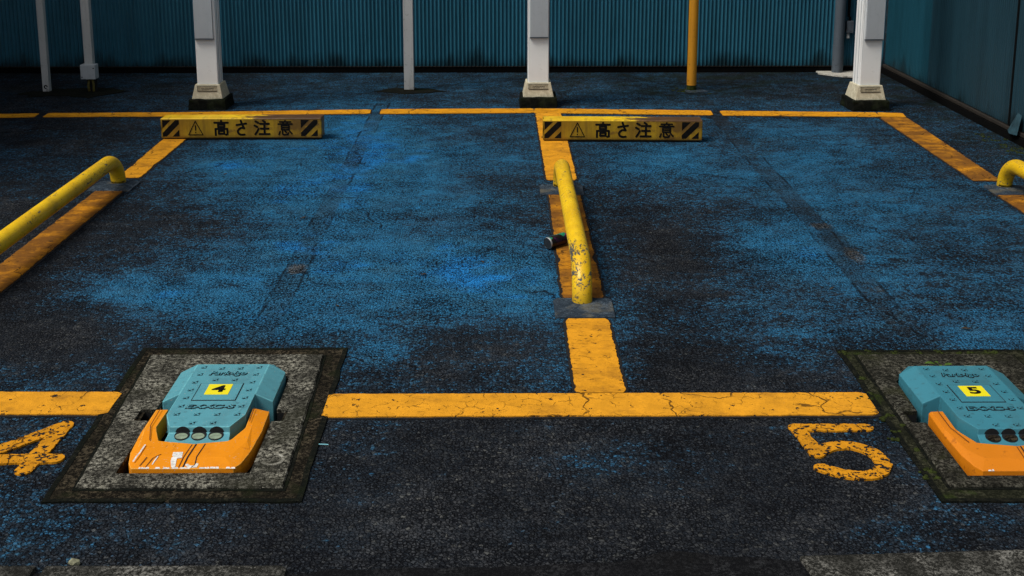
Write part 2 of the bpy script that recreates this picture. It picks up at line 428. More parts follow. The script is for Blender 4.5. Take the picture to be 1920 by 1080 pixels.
def cyl(bm, x, y, z0, z1, r, n=24, r2=None):
    return tube(bm, [(x, y, z0), (x, y, z1)], [r, r if r2 is None else r2], n)
def stripe(bm, A, B, wa, wb, z, jag=0.004, step=0.02, seed=0, chew=0.0):
    """a painted stripe from A to B (ground points) with ragged edges and a skirt down to the tarmac"""
    A, B = Vector(A), Vector(B)
    L = (B - A).length; d = (B - A) / L; nrm = Vector((-d.y, d.x))
    n = max(4, int(L / step)); rows = []
    for i in range(n + 1):
        t = i / n; c = A + (B - A) * t; w = (wa + (wb - wa) * t) * (0.86 if i in (0, n) else (0.96 if i in (1, n - 1) else 1.0))
        l = 0.35 * mnoise.noise((t * L * 16, seed * 7.1, 0.3)) + 0.9 * mnoise.noise((t * L * 70, seed * 3.3, 4.3))
        rr = 0.35 * mnoise.noise((t * L * 16, seed * 5.7, 9.3)) + 0.9 * mnoise.noise((t * L * 70, seed * 9.3, 2.3))
        bite = max(0, mnoise.noise((t * L * 5, seed, 20)) - 0.25) * chew
        row = []
        for k, q in enumerate((0.5, 0.17, -0.17, -0.5)):
            o = q * w + (jag * l - bite if q == 0.5 else (jag * rr + bite if q == -0.5 else 0))
            e = 0
            if i == 0: e = jag * 1.5 * mnoise.noise((k * 3.1, seed, 1))
            if i == n: e = jag * 1.5 * mnoise.noise((k * 3.1, seed, 5))
            p = c + nrm * o + d * e
            row.append(bm.verts.new((p.x, p.y, z + 0.0012 * mnoise.noise((p.x * 9, p.y * 9, 0)))))
        rows.append(row)
    for a, b in zip(rows, rows[1:]):
        for k in range(3):
            bm.faces.new((a[k], a[k + 1], b[k + 1], b[k]))
    rim = [r[0] for r in rows] + rows[-1][1:] + [r[-1] for r in rows[::-1]][1:] + rows[0][2:0:-1]
    low = [bm.verts.new((v.co.x, v.co.y, 0.0004)) for v in rim]
    for i in range(len(rim)):
        j = (i + 1) % len(rim)
        bm.faces.new((rim[i], rim[j], low[j], low[i]))
def stroke2d(pts, w, jag=0.0, seed=0, n_cap=6, step=None):
    """outline polygon of a thick polyline with round ends"""
    P = [Vector(p) for p in pts]
    if step:
        Q = []
        for a, b in zip(P, P[1:]):
            m = max(1, int((b - a).length / step))
            Q += [a + (b - a) * (i / m) for i in range(m)]
        P = Q + [P[-1]]
    L, Rr = [], []
    for i, p in enumerate(P):
        a = P[max(i - 1, 0)]; b = P[min(i + 1, len(P) - 1)]
        d0 = (p - a).normalized() if i else (b - p).normalized()
        d1 = (b - p).normalized() if i < len(P) - 1 else d0
        t = (d0 + d1)
        t = t.normalized() if t.length > 1e-6 else d0
        n = Vector((-t.y, t.x)); k = 1 / max(0.55, t.dot(d0))
        j1 = jag * mnoise.noise((i * 1.7, seed, 3)); j2 = jag * mnoise.noise((i * 1.7, seed, 8))
        L.append(p + n * (w * k + j1)); Rr.append(p - n * (w * k + j2))
    def capp(c, d, sgn):
        a0 = math.atan2(d.y, d.x)
        return [c + Vector((math.cos(a0 + sgn * a), math.sin(a0 + sgn * a))) * w for a in [math.pi / 2 - math.pi * (i + 1) / (n_cap + 1) for i in range(n_cap)]]
    e = capp(P[-1], (P[-1] - P[-2]).normalized(), 1)
    s = capp(P[0], (P[0] - P[1]).normalized(), 1)
    return L, Rr, e, s
def stroke(bm, pts, w, place, jag=0.0, seed=0, step=None, skirt=None):
    L, Rr, e, s = stroke2d(pts, w, jag, seed, step=step)
    lv = [bm.verts.new(place(p)) for p in L]; rv = [bm.verts.new(place(p)) for p in Rr]
    ev = [bm.verts.new(place(p)) for p in e]; sv = [bm.verts.new(place(p)) for p in s]
    for i in range(len(lv) - 1):
        bm.faces.new((lv[i], rv[i], rv[i + 1], lv[i + 1]))
    bm.faces.new([lv[-1]] + ev[::1] + [rv[-1]]) if ev else None
    bm.faces.new([rv[0]] + sv[::1] + [lv[0]]) if sv else None
    if skirt is not None:
        rim = lv + ev + rv[::-1] + sv
        low = [bm.verts.new((v.co.x, v.co.y, skirt)) for v in rim]
        for i in range(len(rim)):
            j = (i + 1) % len(rim)
            bm.faces.new((rim[i], rim[j], low[j], low[i]))
def clip(poly, f):
    out = []
    for i in range(len(poly)):
        a, b = poly[i], poly[(i + 1) % len(poly)]
        fa, fb = f(a), f(b)
        if fa >= 0: out.append(a)
        if (fa >= 0) != (fb >= 0):
            t = fa / (fa - fb); out.append((a[0] + (b[0] - a[0]) * t, a[1] + (b[1] - a[1]) * t))
    return out
def ring(bm, c, r0, r1, a0, a1, z, n=24):
    prev = None
    for i in range(n + 1):
        a = a0 + (a1 - a0) * i / n
        w = 0.5 + 0.5 * math.sin(math.pi * i / n)
        q = [bm.verts.new((c[0] + math.cos(a) * r, c[1] + math.sin(a) * r, z)) for r in (r0 + (r1 - r0) * 0.3 * (1 - w), r1)]
        if prev: bm.faces.new((prev[0], prev[1], q[1], q[0]))
        prev = q
def letters(name, text, size, mat, parent, loc, sx=1.0, offset=0.0, depth=0.0, shear=0.0, rot=(0, 0, 0)):
    cu = bpy.data.curves.new(name, 'FONT')
    cu.body = text; cu.size = size; cu.align_x = 'CENTER'; cu.align_y = 'CENTER'
    cu.offset = offset; cu.extrude = depth; cu.shear = shear; cu.resolution_u = 3
    t = bpy.data.objects.new(name, cu); COL.objects.link(t)
    me = bpy.data.meshes.new_from_object(t.evaluated_get(bpy.context.evaluated_depsgraph_get()))
    bpy.data.objects.remove(t); bpy.data.curves.remove(cu)
    me.name = name
    me.transform(Matrix.Diagonal((sx, 1, 1, 1)))
    o = link(name, me, mat, parent, loc); o.rotation_euler = rot
    return o

# ------------------------------------------------------------------ materials
M_ground = mat_ground()
M_lx = mat_line("yellow_stripe_across", 0.34, 'x', (0.74, 0.325, 0.018))
M_lx_b = mat_line("yellow_stripe_back", 0.36, 'x', (0.68, 0.29, 0.010))
M_ly = mat_line("yellow_stripe_middle", 0.45, 'y', (0.74, 0.32, 0.016))
M_ly_d = mat_line("yellow_stripe_grimy", 0.85, 'y', (0.66, 0.27, 0.012))
M_num = mat_line("yellow_numeral_paint", 0.30, 'x', (0.62, 0.26, 0.010), wear=0.40)
M_edge = mat_plain("bitumen_edge", (0.008, 0.0075, 0.008), 0.9)
M_slab = mat_concrete("weathered_concrete", (0.014, 0.0135, 0.011), (0.29, 0.28, 0.225), (0.024, 0.024, 0.015), 0.6)
M_mortar = mat_concrete("stained_mortar", (0.005, 0.0043, 0.003), (0.078, 0.063, 0.040), (0.012, 0.014, 0.006), 0.8, 80, 0.4)
M_mortar_m = mat_concrete("mossy_mortar", (0.008, 0.009, 0.005), (0.05, 0.05, 0.03), (0.022, 0.034, 0.006), 0.95, 80, 0.3)
M_slab_d = mat_concrete("mossy_concrete", (0.008, 0.008, 0.006), (0.11, 0.105, 0.082), (0.022, 0.024, 0.010), 0.8)
M_kerb = mat_concrete("kerb_concrete", (0.014, 0.014, 0.012), (0.19, 0.186, 0.165), (0.012, 0.012, 0.010), 0.6, 95)
M_pad = mat_concrete("grey_footing", (0.020, 0.030, 0.042), (0.085, 0.115, 0.145), (0.16, 0.14, 0.09), 0.45, 60)
M_ped = mat_concrete("cream_pedestal", (0.46, 0.42, 0.30), (0.66, 0.62, 0.47), (0.20, 0.19, 0.12), 0.35, 40, 0.1)
M_plaque = mat_concrete("plaque_recess", (0.24, 0.21, 0.14), (0.40, 0.36, 0.26), (0.10, 0.09, 0.06), 0.5, 40, 0.1)
M_black = mat_concrete("black_footing", (0.004, 0.005, 0.004), (0.018, 0.02, 0.015), (0.012, 0.018, 0.006), 0.6, 40, 0.25)
M_lime = mat_concrete("pale_mortar_patch", (0.40, 0.38, 0.33), (0.75, 0.73, 0.66), (0.10, 0.10, 0.07), 0.3, 60, 0.2)
M_dirt_and_shade = mat_concrete("dark_soil_and_joint_shade", (0.004, 0.005, 0.004), (0.018, 0.018, 0.012), (0.008, 0.012, 0.004), 0.6, 60, 0.2)
M_blue = mat_paint("teal_blue_housing", (0.084, 0.300, 0.355), 0.52, (0.045, 0.13, 0.155), 0.55, 7, scuffs=0.35, chips=0.12, chipcol=(0.30, 0.45, 0.48))
M_blue_d = mat_paint("dim_grimy_teal_housing", (0.040, 0.200, 0.260), 0.45, (0.03, 0.08, 0.09), 0.5, 7, chips=0.06, chipcol=(0.02, 0.05, 0.05))  # grimy copy of the teal, darkened to paint in this lock's weaker light
M_orange_d = mat_paint("dim_grimy_orange_flap", (0.66, 0.20, 0.004), 0.42, (0.22, 0.06, 0.004), 0.5, 6, chips=0.12, chipcol=(0.03, 0.02, 0.01))  # orange dulled likewise: weaker light put into the colour, besides the grime
M_orange = mat_paint("orange_flap_paint", (0.76, 0.255, 0.005), 0.62, (0.42, 0.12, 0.006), 0.40, 6, chips=0.16, chipcol=(0.05, 0.03, 0.02), spec=0.14, scuffs=0.5)
M_white = mat_paint("white_column_paint", (0.88, 0.90, 0.88), 0.45, (0.55, 0.56, 0.53), 0.15, 5, (1, 1, 0.3), 0.06, (0.12, 0.12, 0.11))
M_panel = mat_paint("grey_panel_board", (0.40, 0.43, 0.45), 0.6, (0.28, 0.31, 0.33), 0.5, 6, (1, 1, 0.4))
M_gpole = mat_paint("galvanised_grey", (0.46, 0.47, 0.46), 0.55, (0.20, 0.20, 0.19), 0.55, 10, (1, 1, 0.25), 0.14, (0.05, 0.04, 0.03))
M_ypole = mat_paint("ochre_pole_paint", (0.62, 0.27, 0.010), 0.5, (0.22, 0.10, 0.02), 0.4, 8, (1, 1, 0.3), 0.06, (0.06, 0.03, 0.01))
M_drain = mat_paint("dark_grey_pvc", (0.085, 0.105, 0.125), 0.5, (0.035, 0.04, 0.05), 0.5, 8, (1, 1, 0.3))
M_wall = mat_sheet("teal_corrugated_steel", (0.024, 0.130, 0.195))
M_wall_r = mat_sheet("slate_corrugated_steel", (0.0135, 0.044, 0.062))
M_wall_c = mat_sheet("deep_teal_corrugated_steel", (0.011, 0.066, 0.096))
M_board = mat_plain("black_skirting", (0.0035, 0.0035, 0.0035), 0.95, 0.05)
M_lip = mat_plain("brown_lip", (0.022, 0.018, 0.014), 0.7)
M_boll = mat_bollard()
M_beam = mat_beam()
M_ink = mat_plain("black_sign_paint", (0.005, 0.0045, 0.004), 0.7, 0.1, 0, 0.4, 60)
M_dark = mat_plain("grime_shade_black", (0.006, 0.007, 0.008), 0.8)  # grime and mark black, also painted as shade inside the lock pits
M_seam = mat_plain("dark_orange_groove", (0.10, 0.028, 0.003), 0.7)
M_scuff = mat_plain("bare_white_scuff", (0.62, 0.60, 0.56), 0.6, 0.3, 0, 0.25, 120)
M_stick = mat_paint("yellow_sticker", (0.86, 0.74, 0.010), 0.4, (0.35, 0.28, 0.02), 0.2, 30)
M_lens = mat_plain("milky_reflector", (0.19, 0.245, 0.17), 0.4, 0.4, 0, 0.25, 60)
M_can = mat_can()
M_bedge = mat_paint("worn_teal_edge", (0.13, 0.42, 0.47), 0.5, (0.05, 0.16, 0.19), 0.6, 40)
M_oedge = mat_paint("worn_orange_edge", (0.86, 0.36, 0.03), 0.5, (0.30, 0.10, 0.01), 0.6, 40)
M_ring = mat_concrete("flaking_white_paint", (0.13, 0.125, 0.10), (0.45, 0.44, 0.38), (0.06, 0.06, 0.05), 0.5, 60)
M_alu = mat_plain("aluminium", (0.40, 0.42, 0.43), 0.4, 0.5, 0.6)
M_canend = mat_plain("can_end", (0.016, 0.022, 0.027), 0.6, 0.2, 0.0)
M_leaf = mat_plain("weed_leaf", (0.06, 0.11, 0.012), 0.6, 0.3, 0, 0.35, 50)
M_moss = mat_plain("moss", (0.022, 0.030, 0.006), 0.9, 0.1, 0, 0.5, 60)
M_straw = mat_plain("pale_blue_plastic", (0.22, 0.55, 0.62), 0.4)
M_pebble = mat_plain("pale_pebble", (0.22, 0.22, 0.14), 0.85, 0.2, 0, 0.4, 90)
M_tarp = mat_plain("blue_tarpaulin", (0.022, 0.058, 0.076), 0.5, 0.4, 0, 0.3, 20)
M_conduit = mat_plain("mustard_conduit", (0.10, 0.085, 0.02), 0.6)
M_stucco = mat_concrete("grey_render", (0.16, 0.16, 0.155), (0.24, 0.24, 0.23), (0.12, 0.12, 0.12), 0.3, 20, 0.1)

# ------------------------------------------------------------------ the ground
WEAR_ROWS = [
"22222222222222222221111000012111111111111111",
"22222222222222222221111000002111111111111111",
"22222222222233333322110110113322222233333333",
"33333333333333333322110011100222222222222222",
"22222222222222222222221133201222222222222222",
"33333333333333333322221111112333333333333333",
"33334444444444443333322233112334444444444444",
"44444444333333333333332344012334444444444444",
"11111111111111112333452243124334555555555555",
"11111111111111013456543344234444555555555555",
"11111111111111124566556554234444455555555555",
"11111111111111368666667764224454444444444444",
"11111111111111355666668764224555444444444444",
"11111111111111334567668654214665444444444444",
"11111111111111234577666554214675544444444444",
"11111111111111233576645543213666544444444444",
"11111111111111223566645433223566544444444444",
"11111111111112234566655433333455554444444444",
"22222222222222345667665433334455555444444444",
"22222222222223356667665433334555555544444444",
"22222222222223456677665433444555555544444444",
"33333333333333466677665444455555555443333333",
"33333333333333576677665544566545655443333333",
"33333333333333566678765544566545655443333333",
"33333333333334566678655444556545555443333333",
"33322222222334455677655444455544555443333333",
"22222222222333455677654444455544555443333333",
"22222222222333445676554444445544555443333333",
"22222222222333445676544444445544454443333333",
"22222222223333445665544444444544444443333333",
"22222222233333445555544444444544444443333333",
"22222222233333445555444444444444444443333322",
"22222222333333445555444443444444344433333322",
"22222223333333444544444433444444333333333322",
"22222223333333444444444433444444333333333322",
"22222233333333444444444433444444333333333322",
"22222233333334444444444433344444333333333322",
"22222333333334444444444433344444333333333332",
"22222333333334444444444433344444333333333332",
"22223333333334444444444433344444333333333332",
"22223333333334444444444433344444333333333333"
]
def wear_at(x, y):
    fx = min(max((x + 4.6) / 0.2, 0), 42.999); fy = min(max((y - 2.4) / 0.2, 0), 39.999)
    i, j = int(fx), int(fy); a, b = fx - i, fy - j
    g = lambda jj, ii: int(WEAR_ROWS[jj][ii]) / 9.0
    return (g(j, i) * (1 - a) + g(j, i + 1) * a) * (1 - b) + (g(j + 1, i) * (1 - a) + g(j + 1, i + 1) * a) * b
UNITS = [(-0.910, 3.520), (1.506, 3.488)]
HOLES = [(ux - 0.262, ux + 0.242, uy - 0.43, uy + 0.36) for ux, uy in UNITS]
def axis(lo, hi, step, extra, outer):
    n = round((hi - lo) / step)
    xs = {round(lo + (hi - lo) * i / n, 4) for i in range(n + 1)}
    xs = {x for x in xs if all(abs(x - e) > step * 0.4 for e in extra)} | set(extra)
    return sorted(xs | set(outer))
gx = axis(-4.8, 4.0, 0.08, [h[k] for h in HOLES for k in (0, 1)], [-60, -25, -10, 10, 25, 60])
gy = axis(1.6, 10.6, 0.08, sorted({h[k] for h in HOLES for k in (2, 3)}), [-60, -20, -4, 0, 25, 60])
bm = bmesh.new()
lay = bm.verts.layers.float_color.new("wear")
grid = []
for y in gy:
    row = []
    for x in gx:
        v = bm.verts.new((x, y, 0))
        far = min(max((y - 8.6) / 1.5, 0), 1)
        moss = max(far * (0.35 + 0.65 * min(max((x - 0.2) / 1.0, 0), 1)), min(max((x - 2.75) / 0.4, 0), 1) * 0.7)
        if abs(x - 1.55) < 0.45 and y > 9: moss = 1
        v[lay] = (wear_at(x, y) * (1 - 0.10 * min(max((y - 8.45) / 0.3, 0), 1)), min(1, moss), 0, 1)  # back strip's shade put into the colour as thinner blue cover
        row.append(v)
    grid.append(row)
for j in range(len(gy) - 1):
    for i in range(len(gx) - 1):
        cx, cy = (gx[i] + gx[i + 1]) / 2, (gy[j] + gy[j + 1]) / 2
        if any(h[0] < cx < h[1] and h[2] < cy < h[3] for h in HOLES): continue
        bm.faces.new((grid[j][i], grid[j][i + 1], grid[j + 1][i + 1], grid[j + 1][i]))
ground = tag(obj("ground", bm, M_ground, fix=False), kind="structure")

_seed = [0]
def paint_line(A, B, wa, wb, mat, label=None, jag=0.0045, chew=0.0):
    _seed[0] += 1
    bm = bmesh.new(); A_, B_ = Vector(A), Vector(B); d = (B_ - A_).normalized() * 0.010
    stripe(bm, A_ - d, B_ + d, wa + 0.022, wb + 0.022, 0.0022, 0.006, 0.02, _seed[0] + 50)
    obj("line_edge", bm, M_edge, ground, fix=False)
    bm = bmesh.new(); stripe(bm, A, B, wa, wb, 0.0062, jag, 0.012, _seed[0], chew)
    o = obj("painted_line", bm, mat, ground, fix=False)
    if label: o["label"] = label
    return o
paint_line((-0.574, 3.563), (1.194, 3.562), 0.168, 0.164, M_lx, "wide yellow stripe across the fronts of both bays, finely cracked", 0.003)
paint_line((-2.6, 3.600), (-1.258, 3.585), 0.165, 0.165, M_lx, None, 0.003)
paint_line((0.322, 3.652), (0.322, 4.318), 0.166, 0.164, M_ly, "bright yellow stripe with cross cracks before the bollard foot", 0.006, 0.03)
paint_line((0.325, 4.545), (0.329, 6.222), 0.166, 0.168, M_ly_d, None, 0.007, 0.03)
paint_line((0.330, 6.440), (0.325, 8.345), 0.170, 0.180, M_ly, None, 0.006, 0.02)
paint_line((-2.140, 2.9), (-2.128, 6.265), 0.156, 0.146, M_ly_d, "grimy orange-brown stripe beside the left bollard", 0.006, 0.03)
paint_line((-2.113, 6.512), (-2.130, 8.24), 0.126, 0.160, M_ly, None, 0.005, 0.02)
paint_line((2.712, 2.9), (2.712, 6.162), 0.150, 0.146, M_ly_d, None, 0.006)
paint_line((2.708, 6.405), (2.750, 8.165), 0.150, 0.192, M_ly_d, None, 0.006)
BK = [(-4.4, 8.16, 8.28), (-3.315, 8.232, 8.356), (-3.254, 8.231, 8.365), (-2.351, 8.252, 8.387), (-0.955, 8.337, 8.484), (-0.882, 8.327, 8.494), (0.224, 8.357, 8.515), (1.502, 8.260, 8.425), (1.566, 8.250, 8.415), (2.676, 8.194, 8.347), (2.855, 8.170, 8.315)]
for a, b in ((0, 1), (2, 3), (3, 4), (5, 6), (6, 7), (8, 9), (9, 10)):
    p, q = BK[a], BK[b]; lift = 0.004 if (a, b) in ((3, 4), (6, 7), (9, 10)) else 0
    paint_line((p[0] + lift, (p[1] + p[2]) / 2), (q[0], (q[1] + q[2]) / 2), p[2] - p[1], q[2] - q[1], M_lx_b, None, 0.005)
def numeral(parts, label, w=0.0235):
    bm = bmesh.new()
    for k, pts in enumerate(parts):
        z = 0.0058 + 0.0006 * k
        stroke(bm, pts, w, lambda p, z=z: (p.x, p.y, z), jag=0.006, seed=k + len(pts), step=0.012, skirt=0.0005)
    o = obj("painted_numeral", bm, M_num, ground, fix=False); o["label"] = label
def smooth_pts(pts, n=6):
    P = [Vector(p) for p in pts]; out = []
    for i in range(len(P) - 1):
        a, b, c, d = P[max(i - 1, 0)], P[i], P[i + 1], P[min(i + 2, len(P) - 1)]
        for k in range(n):
            t = k / n
            out.append(0.5 * ((2 * b) + (c - a) * t + (2 * a - 5 * b + 4 * c - d) * t * t + (3 * b - a - 3 * c + d) * t ** 3))
    return out + [P[-1]]
numeral([[(1.122, 3.394), (0.905, 3.395)], [(0.910, 3.390), (0.926, 3.225)],
         smooth_pts([(0.930, 3.232), (0.979, 3.268), (1.040, 3.276), (1.090, 3.235), (1.104, 3.172), (1.078, 3.115), (1.032, 3.094), (0.975, 3.104), (0.918, 3.138)])],
        "worn yellow numeral 5 painted on the asphalt")
numeral([[(-1.377, 3.145), (-1.363, 3.430)], [(-1.363, 3.425), (-1.545, 3.215)], [(-1.313, 3.213), (-1.560, 3.206)]],
        "worn yellow numeral 4 painted on the asphalt", 0.027)

def flat_patch(name, pts, mat, z, parent=ground, jag=0.045, seed=1, per=14):
    bm = bmesh.new(); out = []
    for i in range(len(pts)):
        a, b = Vector(pts[i]), Vector(pts[(i + 1) % len(pts)])
        for k in range(per):
            p = a + (b - a) * (k / per)
            j = jag * Vector((mnoise.noise((p.x * 11, p.y * 11, seed)), mnoise.noise((p.x * 11, p.y * 11, seed + 9))))
            out.append(p + j)
    prism(bm, [(p.x, p.y) for p in out], 0.0003, z)
    for f in bm.faces:
        if len(f.verts) > 4: bmesh.ops.triangulate(bm, faces=[f]); break
    return obj(name, bm, mat, parent)
flat_patch("concrete_patch", [(2.69, 10.15), (2.75, 10.0), (2.86, 9.90), (2.98, 9.86), (3.08, 9.95), (3.17, 10.05), (3.17, 10.15)], M_lime, 0.012, seed=3, per=6)
flat_patch("soil_patch", [(-3.78, 9.16), (-3.62, 9.02), (-3.36, 9.08), (-3.20, 8.96), (-2.96, 9.28), (-3.2, 9.40), (-3.6, 9.36)], M_dirt_and_shade, 0.004, seed=5, per=5)
flat_patch("soil_patch", [(-1.02, 9.24), (-0.74, 9.12), (-0.46, 9.22), (-0.58, 9.36), (-0.88, 9.38)], M_dirt_and_shade, 0.004, seed=6, per=5)
flat_patch("concrete_patch", [(1.42, 9.20), (1.52, 9.16), (1.62, 9.22), (1.60, 9.33), (1.46, 9.33)], M_pad, 0.004, seed=7, per=4)

M_road = mat_concrete("dark_street_asphalt", (0.004, 0.0042, 0.005), (0.026, 0.027, 0.029), (0.006, 0.006, 0.006), 0.5, 110, 0.3)
tag(flat_patch("road", [(-5.0, 0.2), (5.0, 0.2), (5.0, 2.70), (1.0, 2.66), (0.70, 2.675), (0.45, 2.71), (0.2, 2.66), (-0.2, 2.645), (-0.55, 2.63), (-5.0, 2.63)], M_road, 0.004, None, 0.02, 8, 10), kind="structure")
# ------------------------------------------------------------------ walls
def corrugated(x0, x1, z0, z1, pitch=0.0333, amp=0.0075, per=12):
    bm = bmesh.new(); n = int((x1 - x0) / pitch * per); prev = None
    for i in range(n + 1):
        x = x0 + (x1 - x0) * i / n
        y = amp * (math.sin(2 * math.pi * x / pitch) - 1)
        q = [bm.verts.new((x, y, z)) for z in (z0, z1)]
        if prev: bm.faces.new((prev[0], q[0], q[1], prev[1]))
        prev = q
    return bm
WALL_H = 5.0
bw = thing("corrugated_wall", (-0.7, 10.15, 0), "teal corrugated steel wall running across the back of the lot", "wall")
obj("steel_sheet", corrugated(-5.3, 4.0, 0.060, WALL_H), M_wall, bw, smooth=True, fix=False)
bm = bmesh.new(); box(bm, -5.3, 4.0, 0.012, 0.10, -0.05, WALL_H + 0.03); obj("wall_core", bm, M_board, bw)
bm = bmesh.new(); box(bm, -5.3, 4.0, -0.004, 0.011, -0.02, 0.050); obj("skirting", bm, M_board, bw)
bm = bmesh.new(); box(bm, -5.3, 4.0, -0.011, 0.010, 0.0525, 0.0585); obj("drip_edge", bm, M_lip, bw)
for sx in (-1.135,):
    bm = bmesh.new(); box(bm, sx, sx + 0.005, -0.003, 0.0, 0.065, WALL_H); obj("sheet_seam", bm, M_board, bw)
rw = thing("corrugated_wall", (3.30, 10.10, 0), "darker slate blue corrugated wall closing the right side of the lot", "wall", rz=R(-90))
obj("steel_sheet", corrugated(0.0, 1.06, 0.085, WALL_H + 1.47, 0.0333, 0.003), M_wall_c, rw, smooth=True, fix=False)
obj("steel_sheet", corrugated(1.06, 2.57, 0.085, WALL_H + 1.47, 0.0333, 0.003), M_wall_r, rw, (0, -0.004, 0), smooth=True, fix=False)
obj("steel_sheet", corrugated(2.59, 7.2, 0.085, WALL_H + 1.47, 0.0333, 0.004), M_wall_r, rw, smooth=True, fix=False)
bm = bmesh.new(); box(bm, 0.0, 7.2, 0.012, 0.10, -0.05, WALL_H + 1.5); obj("wall_core", bm, M_board, rw)
bm = bmesh.new(); box(bm, 0.0, 7.2, -0.030, 0.011, -0.02, 0.050); obj("skirting", bm, M_board, rw)
bm = bmesh.new(); box(bm, 0.0, 7.2, -0.022, 0.011, 0.053, 0.078, 0.004); obj("drip_edge", bm, M_lip, rw)
bm = bmesh.new(); box(bm, 2.565, 2.59, -0.012, 0.0, 0.085, WALL_H + 1.47); obj("corner_strip", bm, M_board, rw)
# added building outside the frame on the left, put there to shade the lot
nb = thing("added_shade_building", (-4.8, 6.5, 0), "plain grey building added out of view on the left to shade the lot", "building")
bm = bmesh.new(); box(bm, -6, 0, -1.2, 5.2, -0.05, 3.7); obj("wall", bm, M_stucco, nb)  # wall of the added shade building
bm = bmesh.new(); box(bm, -6.1, 0.12, -1.3, 5.3, 3.703, 3.9); obj("added_shade_parapet", bm, M_board, nb)

# ------------------------------------------------------------------ wheel-lock units
def put_lock(ux, uy, digit, label, mossy):
    t = thing("car_lock", (ux, uy, 0), label, "parking lock", "flap locks set in the ground at the bay fronts")
    slab_m = M_slab_d if mossy else M_slab
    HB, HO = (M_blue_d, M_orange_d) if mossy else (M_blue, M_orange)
    # mortar bed, flush with the tarmac
    bm = bmesh.new()
    outer = [(-0.345, -0.545), (0.350, -0.548), (0.340, 0.508), (-0.380, 0.512)]
    inner = [(-0.23, -0.410), (0.215, -0.410), (0.215, 0.350), (-0.23, 0.350)]
    if mossy: outer = [(-0.302, -0.530), (0.36, -0.535), (0.36, 0.505), (-0.298, 0.508)]
    def loopfill(bm, loops, z, extrude_to):
        es = []; vv = []
        for lp in loops:
            vs = [bm.verts.new((x, y, z)) for x, y in lp]; vv.append(vs)
            es += [bm.edges.new((vs[i], vs[(i + 1) % len(vs)])) for i in range(len(vs))]
        bmesh.ops.triangle_fill(bm, edges=es, use_beauty=True)
        for vs in vv:
            lo = [bm.verts.new((v.co.x, v.co.y, extrude_to)) for v in vs]
            for i in range(len(vs)):
                j = (i + 1) % len(vs)
                bm.faces.new((vs[i], vs[j], lo[j], lo[i]))
    def wob(lp, a, sd, n=10):
        o = []
        for i in range(len(lp)):
            p, q = Vector(lp[i]), Vector(lp[(i + 1) % len(lp)])
            for k in range(n):
                c = p + (q - p) * (k / n)
                o.append((c.x + a * mnoise.noise((c.x * 17, c.y * 17, sd)), c.y + a * mnoise.noise((c.x * 17, c.y * 17, sd + 5))))
        return o
    loopfill(bm, [wob(outer, 0.012, 3 + ux), inner], 0.0045, 0.0003)
    obj("mortar_bed", bm, M_mortar_m if mossy else M_mortar, t)
    # concrete frame with the pit
    bm = bmesh.new()
    so = [(-0.278, -0.480), (0.294, -0.486), (0.270, 0.436), (-0.334, 0.438)] if not mossy else [(-0.258, -0.462), (0.300, -0.465), (0.300, 0.450), (-0.246, 0.455)]
    pit = [(-0.192, -0.414), (0.189, -0.414), (0.188, -0.088), (0.224, -0.088), (0.227, -0.006), (0.190, -0.006), (0.186, 0.225), (0.128, 0.306),
           (-0.128, 0.306), (-0.186, 0.225), (-0.194, -0.004), (-0.242, -0.004), (-0.242, -0.082), (-0.193, -0.082)]
    ST = 0.014
    es = []; vv = []
    for lp in (wob(so, 0.005, 11 + ux, 14), pit):
        vs = [bm.verts.new((x, y, ST)) for x, y in lp]; vv.append(vs)
        es += [bm.edges.new((vs[i], vs[(i + 1) % len(vs)])) for i in range(len(vs))]
    bmesh.ops.triangle_fill(bm, edges=es, use_beauty=True)
    vs = vv[0]; cen = sum((v.co for v in vs), Vector()) / len(vs)
    mid = []; low = []
    for v in vs:
        d = (v.co - cen).normalized() * 0.005
        mid.append(bm.verts.new((v.co.x + d.x, v.co.y + d.y, ST - 0.005))); low.append(bm.verts.new((v.co.x + d.x, v.co.y + d.y, -0.02)))
    for i in range(len(vs)):
        j = (i + 1) % len(vs)
        bm.faces.new((vs[i], vs[j], mid[j], mid[i])); bm.faces.new((mid[i], mid[j], low[j], low[i]))
    rim_ = vv[1]; lip = [bm.verts.new((v.co.x, v.co.y, ST - 0.012)) for v in rim_]
    for i in range(len(rim_)):
        j = (i + 1) % len(rim_)
        bm.faces.new((rim_[i], rim_[j], lip[j], lip[i]))
    fr = obj("concrete_frame", bm, slab_m, t)
    bm = bmesh.new()
    w0 = [bm.verts.new((x * 1.001, y * 1.001, ST - 0.0125)) for x, y in pit]; w1 = [bm.verts.new((x, y, -0.12)) for x, y in pit]
    for i in range(len(pit)):
        j = (i + 1) % len(pit); bm.faces.new((w0[i], w0[j], w1[j], w1[i]))
    bm.faces.new(w1)
    obj("pit_shade", bm, M_dark, t)  # pit walls coloured black, standing in for the shade of the deep gap
    bm = bmesh.new(); ring(bm, (0.238, -0.335), 0.026, 0.036, -2.6, 1.6, ST + 0.0006); obj("paint_ring", bm, M_ring if not mossy else M_slab_d, fr, fix=False)
    def joint(lp, w, z, nm, sd):
        bm = bmesh.new(); pts = wob(lp, 0.006, sd, 12); pts = pts[6:] + pts[:6]; pts.append(tuple(Vector(pts[-1]).lerp(Vector(pts[0]), 0.55)))
        stroke(bm, pts, w, lambda p: (p.x, p.y, z), jag=0.004, seed=sd, skirt=0.0003); obj(nm, bm, M_dirt_and_shade, t, fix=False)
    joint([(x * 1.02, y * 1.015) for x, y in so], 0.0075, 0.0062, "slab_joint_shade", 21)  # dark joint that also paints the shadow line round the slab
    joint(outer, 0.008, 0.0056, "tarmac_joint", 31)
    # --- blue housing: shoulders + raised tread plate that narrows to the nose
    bm = bmesh.new()
